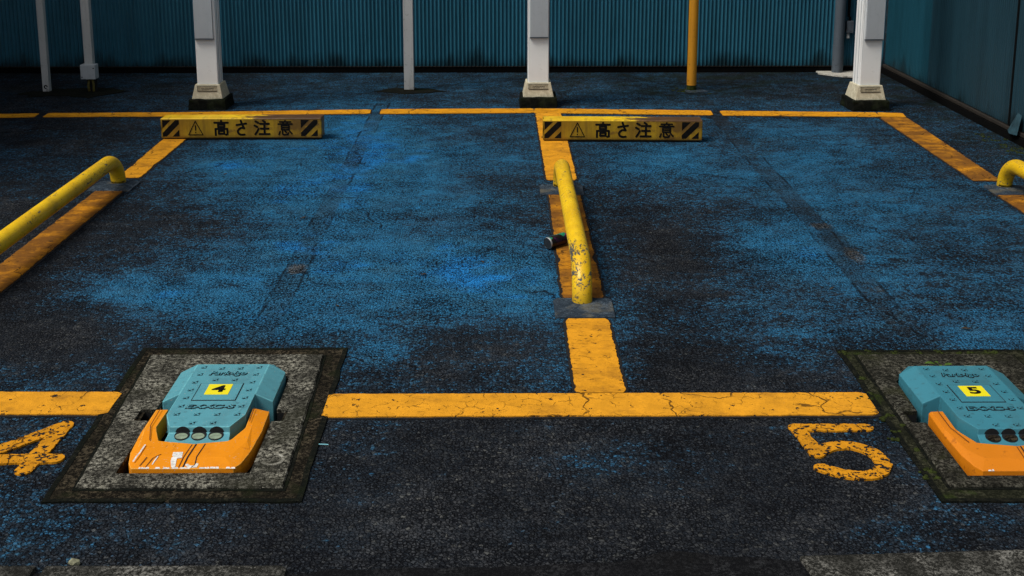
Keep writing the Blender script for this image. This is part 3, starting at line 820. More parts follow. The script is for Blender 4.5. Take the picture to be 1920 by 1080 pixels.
    sh = [(-0.176, 0.006), (0.176, 0.006), (0.176, 0.232), (0.124, 0.297), (-0.124, 0.297), (-0.176, 0.232)]
    top = [(-0.1205, 0.006), (0.1205, 0.006), (0.1205, 0.2365), (0.119, 0.240), (-0.119, 0.240), (-0.1205, 0.2365)]
    base = [bm.verts.new((x, y, -0.07)) for x, y in sh]
    rim = [bm.verts.new((x, y, 0.036)) for x, y in sh]
    n = 6
    for i in range(1, n):
        j = (i + 1) % n
        bm.faces.new((base[i], base[j], rim[j], rim[i]))
    plate = [(-0.1205, 0.006), (-0.1205, -0.140), (-0.091, -0.222), (0.091, -0.222), (0.1205, -0.140), (0.1205, 0.006), (0.1205, 0.240), (-0.1205, 0.240)]
    pv = [bm.verts.new((x, y, 0.062)) for x, y in plate]
    bm.faces.new(pv)
    # slopes of shoulders and back
    bm.faces.new((rim[1], rim[2], pv[6], pv[5])); bm.faces.new((rim[2], rim[3], pv[6]))
    bm.faces.new((rim[3], rim[4], pv[7], pv[6])); bm.faces.new((rim[4], rim[5], pv[7])); bm.faces.new((rim[5], rim[0], pv[0], pv[7]))
    # front faces of shoulders and sides of the nose
    pl = [bm.verts.new((x, y, -0.07)) for x, y in plate[:6]]
    sl = [(-0.098, -0.245), (0.098, -0.245)]
    bm.faces.new((rim[0], pv[0], pl[0], base[0])); bm.faces.new((rim[1], base[1], pl[5], pv[5]))
    bm.faces.new((pv[0], pv[1], pl[1], pl[0])); bm.faces.new((pv[1], pv[2], pl[2], pl[1]))
    bm.faces.new((pv[3], pv[4], pl[4], pl[3])); bm.faces.new((pv[4], pv[5], pl[5], pl[4]))
    # recessed nose: small upright face then a sloping shelf carrying the reflectors
    a0 = bm.verts.new((-0.092, -0.224, 0.043)); a1 = bm.verts.new((0.092, -0.224, 0.043))
    b0 = bm.verts.new((-0.096, -0.262, 0.033)); b1 = bm.verts.new((0.096, -0.262, 0.033)); bc = bm.verts.new((0.0, -0.280, 0.031))
    c0 = bm.verts.new((-0.096, -0.262, -0.07)); c1 = bm.verts.new((0.096, -0.262, -0.07)); cc = bm.verts.new((0.0, -0.278, -0.07))
    bm.faces.new((pv[2], a0, a1, pv[3])); bm.faces.new((a0, b0, bc, b1, a1))
    bm.faces.new((b0, c0, cc, bc)); bm.faces.new((bc, cc, c1, b1))
    bm.faces.new((pv[2], pl[2], c0, b0, a0)); bm.faces.new((pv[3], a1, b1, c1, pl[3]))
    bmesh.ops.recalc_face_normals(bm, faces=bm.faces)
    sharp = [e for e in bm.edges if len(e.link_faces) == 2 and e.calc_face_angle(0) > 0.12 and max(v.co.z for v in e.verts) > 0.0]
    for f in bmesh.ops.bevel(bm, geom=sharp, offset=0.0026, segments=2, affect='EDGES', profile=0.6)['faces']: f.material_index = 2
    # recessed frame round the number
    box(bm, -0.0685, 0.0665, -0.0385, 0.0840, 0.0605, 0.0640, 0.0012)
    studs = [(-0.093, 0.214), (-0.031, 0.205), (0.031, 0.205), (0.092, 0.213), (-0.092, 0.157), (0.092, 0.156), (-0.031, 0.113), (0.032, 0.113), (-0.093, 0.096), (0.093, 0.095),
             (-0.092, 0.036), (0.094, 0.035), (-0.092, -0.022), (0.094, -0.023), (-0.091, -0.081), (0.095, -0.083), (-0.090, -0.138), (-0.028, -0.139), (0.034, -0.140), (0.095, -0.140), (-0.028, -0.198), (0.035, -0.198)]
    before = set(bm.faces)
    for x, y in studs:
        k_ = 0.0086
        prism(bm, [(x - k_, y - k_), (x + k_, y - k_), (x + k_, y + k_), (x - k_, y + k_)], 0.0610, 0.0628)
    for f in bm.faces:
        if f not in before: f.material_index = 1
    for x, y in studs:
        for s_ in (1, -1):
            a, b = Vector((-0.0080, -0.0080 * s_)), Vector((0.0080, 0.0080 * s_))
            d = (b - a).normalized(); nn = Vector((-d.y, d.x)) * 0.0021
            c = Vector((x, y)); z = 0.0646 + 0.0003 * s_
            prism(bm, [(p.x, p.y) for p in (c + a + nn, c + a - nn, c + b - nn, c + b + nn)], 0.0612, z)
    hs = obj("housing", bm, [HB, M_dark, M_bedge if not mossy else HB], t)
    hs["label"] = "blue faceted lock housing with tread studs"
    # number field: groove, sunk plate, sticker, digit
    bm = bmesh.new()
    for x0, x1, y0, y1 in ((-0.071, 0.069, -0.0435, -0.0385), (-0.071, 0.069, 0.0835, 0.0870), (-0.0715, -0.0685, -0.0385, 0.0835), (0.0665, 0.0695, -0.0385, 0.0835)):
        box(bm, x0, x1, y0, y1, 0.0610, 0.0626)
    obj("groove", bm, M_dark, hs)
    bm = bmesh.new(); box(bm, -0.040, 0.036, -0.003, 0.074, 0.0630, 0.0652)
    st = obj("number_sticker", bm, M_stick, hs); st["label"] = "yellow sticker with black number %s" % digit
    letters("digit", digit, 0.066, M_ink, st, (-0.001, 0.0355, 0.0662), 1.25, 0.0022)
    # raised lettering, dark outline below and blue face above
    for txt, y, size, sx, shr in (("Park-lgo", 0.163, 0.040, 0.92, 0.2), ("EXXC-S", -0.089, 0.036, 1.22, 0.1)):
        letters("lettering_outline", txt, size, M_dark, hs, (0.0, y, 0.0626), sx, 0.0024, 0.0004, shr)
        letters("lettering", txt, size, HB, hs, (0.0, y, 0.0645), sx, -0.0004, 0.0012, shr)
    # reflectors on the nose and at the rear edge
    for x, mtl in ((-0.049, M_lens), (0.001, M_lens), (0.052, M_lens)):
        bm = bmesh.new(); cyl(bm, 0, 0, 0, 0.003, 0.0195, 24)
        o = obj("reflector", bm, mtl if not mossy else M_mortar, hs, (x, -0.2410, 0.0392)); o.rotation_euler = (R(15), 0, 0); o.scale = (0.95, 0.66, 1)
        bm = bmesh.new(); cyl(bm, 0, 0, 0, 0.002, 0.0225, 24)
        o = obj("reflector_rim", bm, M_dark, hs, (x, -0.2350, 0.0400)); o.rotation_euler = (R(15), 0, 0)
        bm = bmesh.new(); pts_ = [(0.0225 * math.cos(k * math.pi / 12), 0.0190 * math.sin(k * math.pi / 12)) for k in range(13)]
        prism(bm, pts_, 0, 0.0022); o = obj("reflector_socket", bm, M_dark, hs, (x, -0.2218, 0.0435)); o.rotation_euler = (R(87), 0, 0)
    for x, mtl in ((-0.072, M_lens), (0.0, M_dark), (0.074, M_lens)):
        bm = bmesh.new(); cyl(bm, 0, 0, 0, 0.003, 0.019, 20)
        o = obj("rear_reflector", bm, mtl, hs, (x, 0.2615, 0.0505)); o.rotation_euler = (R(-23), 0, 0)
    # --- orange flap: U that hugs the nose, facetted
    out = [(-0.180, 0.0), (-0.182, -0.050), (-0.181, -0.300), (-0.170, -0.366), (-0.150, -0.395), (0.135, -0.396), (0.152, -0.372), (0.170, -0.302), (0.180, -0.105), (0.176, -0.050)]
    # profile rows from outside to inside: outer-bottom, outer rim, crease, inner rim, inner-bottom
    O = [(-0.180, -0.062), (-0.183, -0.20), (-0.177, -0.322), (-0.164, -0.382), (-0.149, -0.411), (0.0, -0.412), (0.142, -0.411), (0.158, -0.386), (0.172, -0.316), (0.181, -0.20), (0.178, -0.062)]
    Cr = [(-0.174, -0.063), (-0.174, -0.19), (-0.158, -0.300), (-0.135, -0.340), (-0.122, -0.356), (0.0, -0.364), (0.108, -0.364), (0.125, -0.345), (0.152, -0.270), (0.147, -0.17), (0.140, -0.063)]
    I = [(-0.137, -0.064), (-0.141, -0.182), (-0.132, -0.21), (-0.110, -0.268), (-0.095, -0.272), (0.0, -0.2895), (0.094, -0.272), (0.104, -0.262), (0.130, -0.190), (0.128, -0.13), (0.126, -0.064)]
    bm = bmesh.new()
    def rowv(pts, zs): return [bm.verts.new((x, y, z)) for (x, y), z in zip(pts, zs)]
    Zo = [0.034, 0.032, 0.030, 0.028, 0.027, 0.027, 0.027, 0.028, 0.030, 0.033, 0.034]
    Zc = [0.042, 0.041, 0.039, 0.038, 0.038, 0.038, 0.038, 0.038, 0.040, 0.042, 0.044]
    Zi = [0.043, 0.042, 0.041, 0.041, 0.041, 0.041, 0.041, 0.041, 0.042, 0.043, 0.045]
    ob = rowv([(x, y + 0.0) for x, y in O], [-0.018] * 11); ot = rowv(O, Zo); cr = rowv(Cr, Zc); it = rowv(I, Zi); ib = rowv(I, [-0.018] * 11)
    for r0, r1 in ((ob, ot), (ot, cr), (cr, it), (it, ib)):
        for i in range(10): bm.faces.new((r0[i], r0[i + 1], r1[i + 1], r1[i]))
    for i in (0, 10): bm.faces.new((ob[i], ot[i], cr[i], it[i], ib[i]))
    bmesh.ops.recalc_face_normals(bm, faces=bm.faces)
    sharp = [e for e in bm.edges if len(e.link_faces) == 2 and e.calc_face_angle(0) > 0.5]
    for f in bmesh.ops.bevel(bm, geom=sharp, offset=0.0022, segments=2, affect='EDGES', profile=0.6)['faces']: f.material_index = 2
    before = set(bm.faces)
    for k in range(34):
        x = -0.142 + 0.280 * k / 33 + random.uniform(-.003, .003)
        if mnoise.noise((x * 40, ux, 0)) > (-0.05 if not mossy else 0.3):
            l = random.uniform(0.003, 0.008); q_ = random.uniform(0.001, 0.004)
            bm.faces.new([bm.verts.new(p) for p in ((x - l, -0.4118, 0.0266), (x + l, -0.4118, 0.0266), (x + l * 0.6, -0.4100 + q_, 0.0290 + q_ * 0.23), (x - l * 0.7, -0.4100 + q_ * .8, 0.0290 + q_ * .23))])
    for f in bm.faces:
        if f not in before: f.material_index = 1
    fl = obj("flap", bm, [HO, M_scuff, M_oedge if not mossy else HO], t); fl["label"] = "orange U-shaped lock flap, chipped along its front edge" if not mossy else "orange U-shaped lock flap"
    fl["label"] = fl["label"]
    zc = lambda y: 0.0385 + (y + 0.364) * 0.035 if y > -0.364 else 0.0385 + (y + 0.364) * 0.235
    def decal(name, pts, w, mat, lift=0.0008):
        bm = bmesh.new(); stroke(bm, pts, w, lambda p: (p.x, p.y, zc(p.y) + lift), step=0.01); return obj(name, bm, mat, fl, fix=False)
    decal("groove", [(-0.004, -0.296), (-0.014, -0.407)], 0.0015, M_seam); decal("groove", [(0.008, -0.294), (-0.002, -0.407)], 0.0022, M_dark)
    decal("groove", [(0.034, -0.292), (0.027, -0.365), (0.030, -0.398), (0.022, -0.408)], 0.0014, M_dark)
    decal("groove", [(-0.158, -0.072), (-0.158, -0.180), (-0.135, -0.270)], 0.0013, M_seam, 0.0022)
    decal("groove", [(0.134, -0.072), (0.137, -0.16)], 0.0012, M_seam, 0.0030)
    if not mossy:
        bm = bmesh.new()
        q = [(-0.047, -0.339), (-0.019, -0.338), (-0.014, -0.370), (-0.028, -0.372), (-0.024, -0.407), (-0.035, -0.408), (-0.043, -0.383)]
        vs = [bm.verts.new((x, y, zc(y) + 0.0010)) for x, y in q]; es = [bm.edges.new((vs[i], vs[(i + 1) % 7])) for i in range(7)]
        bmesh.ops.triangle_fill(bm, edges=es)
        obj("scuff", bm, M_scuff, fl)
        decal("scuff", [(-0.140, -0.300), (-0.142, -0.345), (-0.149, -0.385)], 0.0024, M_scuff, 0.0030)
        decal("scuff", [(0.007, -0.398), (0.017, -0.406), (0.034, -0.404), (0.035, -0.396)], 0.0045, M_scuff)
        decal("scuff", [(-0.085, -0.362), (-0.090, -0.382), (-0.092, -0.395)], 0.0018, M_scuff)
        decal("groove", [(-0.116, -0.366), (-0.126, -0.400)], 0.0014, M_seam); decal("groove", [(-0.080, -0.350), (-0.098, -0.370), (-0.108, -0.405)], 0.0012, M_seam)
    return t
lockA = put_lock(*UNITS[0], "4", "blue and orange parking lock with the yellow number 4 sticker, in a grey concrete frame", False)
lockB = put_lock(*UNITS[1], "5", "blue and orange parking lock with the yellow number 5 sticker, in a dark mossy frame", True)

# ------------------------------------------------------------------ hoop bollards
def hoop(label, x, y0, L=1.80, h=0.150, r=0.0405, rb=0.17):
    t = thing("hoop_bollard", (x, y0, 0), label, "bollard", "low yellow hoop bollards on the bay lines")
    p = [(0, 0, -0.03), (0, 0, 0.01)]
    for k in range(13):
        a = math.pi / 2 * k / 12; p.append((0, rb - rb * math.cos(a), h - rb * 0.82 + rb * 0.82 * math.sin(a)))
    for k in range(1, 8): p.append((0, rb + (L - 2 * rb) * k / 8, h))
    for k in range(13):
        a = math.pi / 2 * (1 - k / 12); p.append((0, L - rb + rb * math.cos(a), h - rb * 0.82 + rb * 0.82 * math.sin(a)))
    p += [(0, L, 0.01), (0, L, -0.03)]
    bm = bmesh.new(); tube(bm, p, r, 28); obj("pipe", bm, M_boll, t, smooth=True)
    for yy, dx in ((-0.075, 0.0), (L - 0.085, 0.0)):
        bm = bmesh.new(); pts = [(-0.115, yy - 0.10), (0.118, yy - 0.10), (0.120, yy + 0.09), (0.10, yy + 0.108), (-0.098, yy + 0.108), (-0.116, yy + 0.085)]
        prism(bm, pts, 0.0005, 0.009, 0.004); obj("footing", bm, M_pad, t)
    return t
hoop("scuffed yellow hoop bollard with a drink can beside it, between bays 4 and 5", 0.3165, 4.505)
hoop("yellow hoop bollard whose rear bend shows at the left edge", -2.135, 4.47, 1.93)
hoop("yellow hoop bollard, only its rear bend showing at the right edge", 2.752, 4.48)

# ------------------------------------------------------------------ height-warning beams
GLYPH = {
 "taka": [[(.5, 1), (.5, .88)], [(.02, .86), (.98, .86)], [(.28, .73), (.72, .73)], [(.28, .73), (.28, .56)], [(.72, .73), (.72, .56)], [(.28, .56), (.72, .56)],
          [(.08, .43), (.92, .43)], [(.08, .43), (.08, 0)], [(.92, .43), (.92, .05), (.82, .02)], [(.31, .29), (.69, .29)], [(.31, .29), (.31, .09)], [(.69, .29), (.69, .09)], [(.31, .09), (.69, .09)]],
 "sa": [[(.05, .70), (.95, .80)], [(.46, 1), (.58, .72), (.76, .47)], [(.76, .47), (.5, .50), (.28, .42)], [(.28, .42), (.14, .28), (.22, .10), (.45, .02), (.76, .03)]],
 "chu": [[(.08, .95), (.25, .85)], [(0, .66), (.18, .56)], [(.03, .05), (.14, .2), (.26, .42)], [(.58, 1), (.72, .90)], [(.38, .78), (.98, .78)], [(.42, .44), (.94, .44)], [(.32, .06), (1, .06)], [(.67, .78), (.67, .06)]],
 "i": [[(.5, 1), (.5, .93)], [(.12, .91), (.88, .91)], [(.33, .88), (.37, .79)], [(.67, .88), (.63, .79)], [(.02, .76), (.98, .76)], [(.24, .65), (.76, .65)], [(.24, .36), (.76, .36)], [(.24, .65), (.24, .36)], [(.76, .65), (.76, .36)], [(.24, .505), (.76, .505)],
       [(.13, .24), (.05, .03)], [(.30, .26), (.30, .06), (.40, .01), (.66, .02), (.71, .14)], [(.47, .28), (.56, .17)], [(.80, .26), (.95, .08)]]}
def warning_beam(label, x, y, L, rz):
    H, D = 0.132, 0.130
    t = thing("warning_beam", (x, y, 0.012), label, "warning beam", "yellow height warning beams at the back of the bays", rz)
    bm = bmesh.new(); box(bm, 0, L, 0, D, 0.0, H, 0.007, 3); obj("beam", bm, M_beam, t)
    bm = bmesh.new(); box(bm, 0.02, L - 0.02, 0.012, D - 0.01, -0.0118, -0.0005); obj("packing_strip", bm, M_dark, t)
    lift = [0.0]
    def place(u0, w, v0, h):
        lift[0] += 0.00004
        d = -0.0006 - lift[0]
        return lambda p: (u0 + p.x * w, d, v0 + p.y * h)
    bm = bmesh.new(); v0, gh = 0.022, 0.094
    for key, u, w in (("taka", 0.333, 0.090), ("sa", 0.469, 0.068), ("chu", 0.584, 0.094), ("i", 0.730, 0.092)):
        for st in GLYPH[key]:
            sw = 0.074 if key != "i" else 0.058
            pts = [(a * w / gh, b) for a, b in st]
            if key == "sa": pts = [tuple(p) for p in smooth_pts(pts, 4)] if len(pts) > 2 else pts
            stroke(bm, pts, sw, place(u * L, gh, v0, gh))
    obj("lettering", bm, M_ink, t, fix=False)
    bm = bmesh.new()
    for a, b in (((.04, .04), (.5, .96)), ((.5, .96), (.96, .04)), ((.96, .04), (.04, .04))):
        stroke(bm, [a, b], 0.030, place(0.168 * L, 0.100, 0.020, 0.098))
    stroke(bm, [(.5, .66), (.5, .36)], 0.036, place(0.168 * L, 0.100, 0.020, 0.098)); stroke(bm, [(.5, .20), (.5, .19)], 0.042, place(0.168 * L, 0.100, 0.020, 0.098))
    obj("warning_triangle", bm, M_ink, t, fix=False)
    for u in (0.010, 0.871):
        bm = bmesh.new(); sq = [(0, 0), (1, 0), (1, 1), (0, 1)]
        for f1, f2 in ((lambda p: -0.48 - (p[0] - p[1]), None), (lambda p: (p[0] - p[1]) + 0.22, lambda p: 0.24 - (p[0] - p[1])), (lambda p: (p[0] - p[1]) - 0.58, None)):
            q = clip(sq, f1)
            if f2: q = clip(q, f2)
            bm.faces.new([bm.verts.new((u * L + a * 0.108, -0.0007, 0.013 + b * 0.108)) for a, b in q])
        obj("hazard_stripes", bm, M_ink, t, fix=False)
    return t
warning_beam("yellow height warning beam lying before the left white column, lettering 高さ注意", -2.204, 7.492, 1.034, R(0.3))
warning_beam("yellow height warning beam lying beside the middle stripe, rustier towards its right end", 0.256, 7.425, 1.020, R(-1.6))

# ------------------------------------------------------------------ white columns
def column(label, x, y, rz=0.0, px=0.0):
    t = thing("white_column", (x, y, 0), label, "column", "white columns along the back of the bays", rz)
    bm = bmesh.new(); s = 0.1385
    pts = []
    for (a, b) in ((-s, -s), (s, -s), (s, s), (-s, s)):
        for k in range(6): pts.append((a, b))
    lo = [(-s, -s), (s, -s), (s, s), (-s, s)]
    prism(bm, lo, -0.01, 0.080, 0.010, [(a * 0.965, b * 0.965) for a, b in lo])
    bmesh.ops.subdivide_edges(bm, edges=list(bm.edges), cuts=3, use_grid_fill=True)
    for v in bm.verts:
        n = mnoise.noise_vector((v.co + Vector((x, y, 0))) * 22) * 0.006
        if v.co.z > 0: v.co += n
    obj("base_block", bm, M_black, t)
    bm = bmesh.new(); b = 0.1125; a_ = 0.0905
    prism(bm, [(-b, -b), (b, -b), (b, b), (-b, b)], 0.0785, 0.182, 0.004, [(-a_, -a_), (a_, -a_), (a_, a_), (-a_, a_)])
    ped = obj("pedestal", bm, M_ped, t)
    bm = bmesh.new()
    ang = math.atan2(b - a_, 0.104)
    box(bm, -0.070, 0.070, -0.002, 0.003, 0.060, 0.094)
    pq = obj("plaque", bm, M_plaque, ped, (0, -b, 0.0785)); pq.rotation_euler = (-ang, 0, 0)
    bm = bmesh.new()
    for k in range(9):
        u = -0.045 + 0.010 * k
        stroke(bm, [(u, 0.074 + random.uniform(-.003, .003)), (u + 0.008, 0.079 + random.uniform(-.004, .004))], 0.0016, lambda p: (p.x, -0.0026 - 0.00003 * k, p.y))
    obj("worn_inscription", bm, M_dark, pq, fix=False)
    bm = bmesh.new()
    box(bm, -0.072, 0.072, -0.0030, 0.0, 0.0945, 0.0965); box(bm, -0.0735, -0.0715, -0.003, 0.0, 0.058, 0.0945); box(bm, -0.072, 0.072, -0.004, 0.0, 0.056, 0.0595)
    o = obj("plaque_shadow_gap", bm, M_dark, ped, (0, -b, 0.0785)); o.rotation_euler = (-ang, 0, 0)
    bm = bmesh.new(); h = 0.0765; box(bm, -h, h, -h, h, 0.175, 2.77, 0.008, 3)
    sh = obj("shaft", bm, M_white, t)
    bm = bmesh.new()
    for xx in (-h - 0.003, h - 0.001):
        box(bm, xx, xx + 0.004, -0.030, -0.026, 0.183, 2.75)
        box(bm, xx, xx + 0.004, 0.024, 0.028, 0.183, 2.75)
    obj("corner_trim", bm, M_panel, sh)
    bm = bmesh.new(); box(bm, px - 0.066, px + 0.066, -h - 0.020, -h - 0.002, 0.520, 2.6, 0.002); pn = obj("panel_board", bm, M_panel, sh)
    bm = bmesh.new(); box(bm, px - 0.068, px + 0.068, -h - 0.021, -h - 0.001, 0.511, 0.5185); obj("panel_lip", bm, M_drain, pn)
    bm = bmesh.new(); box(bm, -0.10, 0.10, -0.10, 0.10, 2.772, 2.796); obj("cap_plate", bm, M_white, t)
    return t
column("white column behind the left warning beam, dull grey board on its face", -2.152, 8.622, 0.0, -0.006)
column("white column standing at the head of the middle yellow stripe", 0.262, 8.684, R(0.3), 0.004)
column("white column in the right corner on a rounded mossy base", 2.662, 8.545, R(3), 0.008)

# ------------------------------------------------------------------ thin poles and pipes along the back wall
t = thing("square_pole", (-3.605, 9.27, 0), "thin grey square pole, the leftmost, without a junction box", "pole")
bm = bmesh.new(); box(bm, -0.026, 0.026, -0.026, 0.026, -0.02, 2.9, 0.003); sh = obj("shaft", bm, M_gpole, t)
bm = bmesh.new(); ring(bm, (0, 0), 0.006, 0.016, 0, 5.2, 0); o = obj("scrawl_mark", bm, M_dark, sh, (0.0, -0.0268, 0.04), fix=False); o.rotation_euler = (R(90), 0, 0)
t = thing("boxed_pole", (-3.250, 9.25, 0), "pale square pole carrying a grey junction box near the ground", "pole")
bm = bmesh.new(); box(bm, -0.032, 0.032, -0.020, 0.040, 0.10, 2.9, 0.003); sh = obj("shaft", bm, M_gpole, t)
bm = bmesh.new(); box(bm, -0.058, 0.058, -0.055, 0.030, 0.108, 0.222, 0.004); bx = obj("junction_box", bm, M_panel, t)
for px_, pz_ in ((0.046, 0.196), (-0.046, 0.126)):
    bm = bmesh.new(); tube(bm, [(px_, -0.058, pz_), (px_, -0.054, pz_)], 0.005, 10); obj("screw", bm, M_dark, bx)
for px_, lean in ((-0.020, -0.012), (0.022, 0.006)):
    bm = bmesh.new(); tube(bm, [(px_ - lean, 0.0, 0.108), (px_, 0.0, 0.05), (px_ + lean * -0.5, 0.0, -0.02)], 0.010, 12); obj("conduit", bm, M_conduit, t, smooth=True)
bm = bmesh.new(); box(bm, -0.034, 0.034, 0.012, 0.05, -0.02, 0.105); obj("foot", bm, M_dark, t)
t = thing("flat_pole", (-0.742, 9.29, 0), "grey steel flat pole between the left and middle white columns", "pole")
bm = bmesh.new(); box(bm, -0.0385, 0.0385, -0.030, 0.030, -0.02, 2.9, 0.003); obj("shaft", bm, M_gpole, t)
bm = bmesh.new(); prism(bm, [(-0.041, -0.033), (0.041, -0.033), (0.041, 0.033), (-0.041, 0.033)], 0.0, 0.012); obj("rusty_foot", bm, M_mortar, t)
t = thing("yellow_pole", (1.502, 9.29, 0), "round ochre yellow pole right of the middle white column", "pole")
bm = bmesh.new(); cyl(bm, 0, 0, -0.02, 2.9, 0.038, 24); obj("shaft", bm, M_ypole, t, smooth=False)
bm = bmesh.new(); cyl(bm, 0, 0, -0.01, 0.042, 0.0395, 24, 0.0388); obj("mossy_foot", bm, M_moss, t)
t = thing("drain_pipe", (2.885, 10.085, 0), "dark grey round drain pipe in the back right corner", "pipe")
bm = bmesh.new(); cyl(bm, 0, 0, -0.02, WALL_H, 0.045, 24); obj("pipe", bm, M_drain, t, smooth=False)
for z in (0.245,):
    bm = bmesh.new(); cyl(bm, 0, 0, 0.0, z, 0.0475, 24); obj("socket", bm, M_drain, t)
for k in range(2):
    bm = bmesh.new(); box(bm, -0.049, 0.049, 0.02, 0.060, 1.2 + k * 1.5, 1.22 + k * 1.5); obj("pipe_clip", bm, M_board, t)
t = thing("switch_box", (2.975, 10.12, 0.40), "small grey switch box on the wall beside the drain pipe", "switch box")
bm = bmesh.new(); box(bm, -0.030, 0.030, -0.045, 0.0, -0.05, 0.055, 0.004); obj("case", bm, M_drain, t)
bm = bmesh.new(); tube(bm, [(0, -0.02, 0.055), (0, -0.02, 0.09)], 0.011, 12); tube(bm, [(-0.012, -0.02, 0.09), (-0.012, -0.02, 2.5)], 0.012, 12); obj("conduit", bm, M_board, t)
bm = bmesh.new(); tube(bm, [(-0.008, -0.022, -0.095), (-0.008, -0.022, -0.05)], [0.016, 0.010], 12); obj("cable_gland", bm, M_gpole, t)

# ------------------------------------------------------------------ drink can
t = thing("drink_can", (0.248, 5.225, 0.034), "small dark drink can lying on its side against the middle bollard", "can", rz=R(40))
rr = 0.0275
bm = bmesh.new(); tube(bm, [(-0.052, 0, 0), (0.046, 0, 0)], rr, 28, cap=False); obj("body", bm, M_can, t, smooth=True)
bm = bmesh.new(); tube(bm, [(0.046, 0, 0), (0.052, 0, 0), (0.054, 0, 0)], [rr, 0.0235, 0.0225], 28); obj("rim", bm, M_alu, t)
bm = bmesh.new(); tube(bm, [(-0.052, 0, 0), (-0.056, 0, 0), (-0.0590, 0, 0)], [rr, 0.0268, 0.0252], 28, cap=False); obj("rim", bm, M_alu, t)
bm = bmesh.new(); tube(bm, [(-0.0572, 0, 0), (-0.0545, 0, 0)], [0.0250, 0.0250], 28); obj("base", bm, M_canend, t)
t.rotation_euler = (R(12), R(-2), R(40))

# ------------------------------------------------------------------ kerb stones along the street
def kerb(label, pts):
    bm = bmesh.new()
    prism(bm, pts, -0.05, 0.014, 0.010)
    tag(obj("kerb_stone", bm, M_kerb), label, "kerb stone", "kerb stones along the front of the lot")
kerb("long grey kerb stone in front of the number 4 lock", [(-1.130, 2.652), (-1.135, 2.45), (-0.528, 2.45), (-0.532, 2.638), (-0.545, 2.648)])
kerb("kerb stone cut off by the left edge of the picture", [(-2.10, 2.66), (-2.10, 2.45), (-1.155, 2.45), (-1.150, 2.652)])
kerb("pale speckled kerb stone in front of the number 5 lock", [(0.738, 2.680), (0.775, 2.45), (1.80, 2.49), (1.78, 2.725)])

# ------------------------------------------------------------------ small things lying about
def blob(name, loc, size, mat, label, cat, group=None, sd=0):
    bm = bmesh.new(); bmesh.ops.create_icosphere(bm, subdivisions=2, radius=1)
    for v in bm.verts:
        f = 1 + 0.35 * mnoise.noise(v.co * 1.3 + Vector((sd, sd * 2, 0)))
        v.co = Vector((v.co.x * size[0] * f, v.co.y * size[1] * f, v.co.z * size[2] * f + size[2] * 0.6))
    return tag(obj(name, bm, mat, None, loc), label, cat, group)
blob("pebble", (-1.066, 2.672, 0.0), (0.015, 0.011, 0.010), M_pebble, "pale greenish pebble lying on the kerb edge below the number 4 lock", "pebble", None, 2)
bm = bmesh.new(); tube(bm, [(-0.014, 0.002, 0.004), (0.0, 0.0, 0.0045), (0.015, -0.001, 0.004)], 0.0017, 8)
tag(obj("plastic_straw", bm, M_straw, None, (-0.540, 3.294, 0.001)), "short pale blue plastic straw on the asphalt right of the number 4 lock", "straw")
t = thing("weed", (1.500, 3.80, 0.02), "small green weed sprouting behind the number 5 lock", "weed")
for k, (ax, ln, tl) in enumerate(((2.9, 0.055, 0.028), (0.5, 0.050, 0.020), (1.4, 0.035, 0.012), (2.3, 0.030, 0.030), (-0.3, 0.030, 0.010))):
    bm = bmesh.new(); d = Vector((math.cos(ax), math.sin(ax) * 0.5, 0)); nrm = Vector((-d.y, d.x, 0))
    row = []
    for s_, w in ((0, 0.001), (.35, 0.002), (.55, 0.010), (.8, 0.009), (1, 0.001)):
        c = d * ln * s_ + Vector((0, 0, tl * 1.6 * s_ * (1.4 - s_)))
        row.append([bm.verts.new(c + nrm * w), bm.verts.new(c + Vector((0, 0, -0.002))), bm.verts.new(c - nrm * w)])
    for a, b in zip(row, row[1:]):
        bm.faces.new((a[0], a[1], b[1], b[0])); bm.faces.new((a[1], a[2], b[2], b[1]))
    obj("leaf", bm, M_leaf, t, smooth=True, fix=False)
bm = bmesh.new(); rnd = random.Random(4)
def tuft(bm, x, y, z, r):
    for k in range(7):
        a = rnd.uniform(0, 6.28); q = rnd.uniform(0, r)
        c = Vector((x + math.cos(a) * q, y + math.sin(a) * q, z)); s_ = rnd.uniform(0.004, 0.009)
        m = Matrix.Translation(c) @ Matrix.Diagonal((s_, s_, s_ * 0.6, 1))
        bmesh.ops.create_icosphere(bm, subdivisions=1, radius=1, matrix=m)
for k in range(15):
    yy = rnd.uniform(-0.45, 0.45); tuft(bm, UNITS[1][0] - 0.30 + rnd.gauss(0, 0.022) - 0.02 * yy, UNITS[1][1] + yy, 0.004, rnd.uniform(0.008, 0.022))
for k in range(10): tuft(bm, UNITS[1][0] + rnd.uniform(-0.3, 0.3), UNITS[1][1] + 0.49 + rnd.gauss(0, 0.006), 0.004, 0.016)
for k in range(26): tuft(bm, 1.5 + rnd.gauss(0, 0.07), 9.26 + rnd.gauss(0, 0.05), 0.001, 0.02)
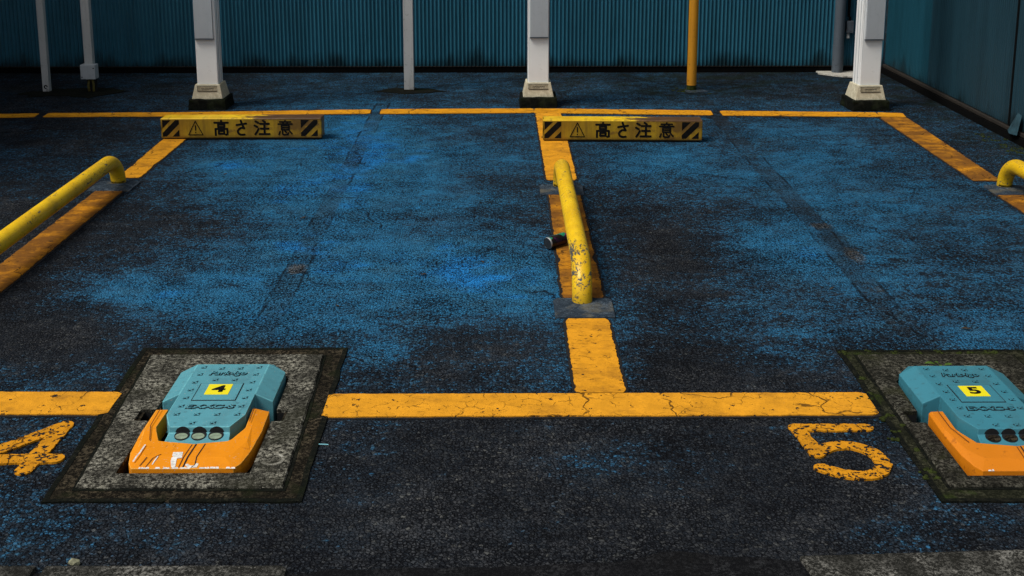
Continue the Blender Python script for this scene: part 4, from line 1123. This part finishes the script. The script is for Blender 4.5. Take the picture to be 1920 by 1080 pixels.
for k in range(20):
    tuft(bm, 3.18 + rnd.gauss(0, 0.04), 7.3 + rnd.uniform(-0.3, 0.35), 0.001, 0.03)
tag(obj("moss", bm, M_moss, smooth=True), "green moss tufts along the number 5 lock and the right wall", "moss", None, "stuff")
M_dry = mat_plain("dry_leaf", (0.055, 0.036, 0.016), 0.9, 0.1, 0, 0.5, 80)
bm = bmesh.new()
ol = [(-1, 0), (-.6, .28), (-.1, .40), (.45, .26), (1, 0), (.45, -.26), (-.1, -.38), (-.6, -.26)]
vs = [bm.verts.new((x * 0.016, y * 0.016, 0.004 + 0.004 * abs(y) + 0.002 * math.sin(x * 3))) for x, y in ol]
vc = bm.verts.new((0, 0, 0.0025))
for i in range(8): bm.faces.new((vc, vs[i], vs[(i + 1) % 8]))
leaf0 = obj("dry_leaf", bm, M_dry, None, (-0.34, 4.84, 0.002), smooth=True)
tag(leaf0, "small curled brown scrap of dry leaf lying on the blue asphalt", "dry leaf", "scraps of dry leaf scattered over the bays")
lr = random.Random(11)
for k in range(26):
    c = leaf0.copy(); COL.objects.link(c)
    x, y = (lr.uniform(-1.9, 2.4), lr.uniform(4.2, 8.0)) if k < 15 else (lr.uniform(-3.4, 2.6), lr.uniform(9.2, 10.05))
    c.location = (x, y, 0.002); c.rotation_euler = (lr.uniform(-.2, .2), lr.uniform(-.2, .2), lr.uniform(0, 6.28)); q = lr.uniform(0.6, 1.3); c.scale = (q, q * lr.uniform(.6, 1), q)
bm = bmesh.new()
T = [(0, 0, 0.07), (-0.02, -0.16, 0.065), (-0.03, -0.02, 0.215), (-0.015, 0.10, 0.06)]
vs = []
for p in ((3.262, 7.47, 0.062), (3.235, 7.38, 0.060), (3.25, 7.30, 0.064), (3.272, 7.36, 0.20), (3.276, 7.31, 0.19)): vs.append(bm.verts.new(p))
bm.faces.new((vs[0], vs[1], vs[3])); bm.faces.new((vs[1], vs[2], vs[4], vs[3])); bm.faces.new((vs[0], vs[3], vs[4], vs[2]))
tag(obj("tarpaulin", bm, M_tarp), "crumpled scrap of blue tarpaulin at the foot of the right wall", "tarpaulin")
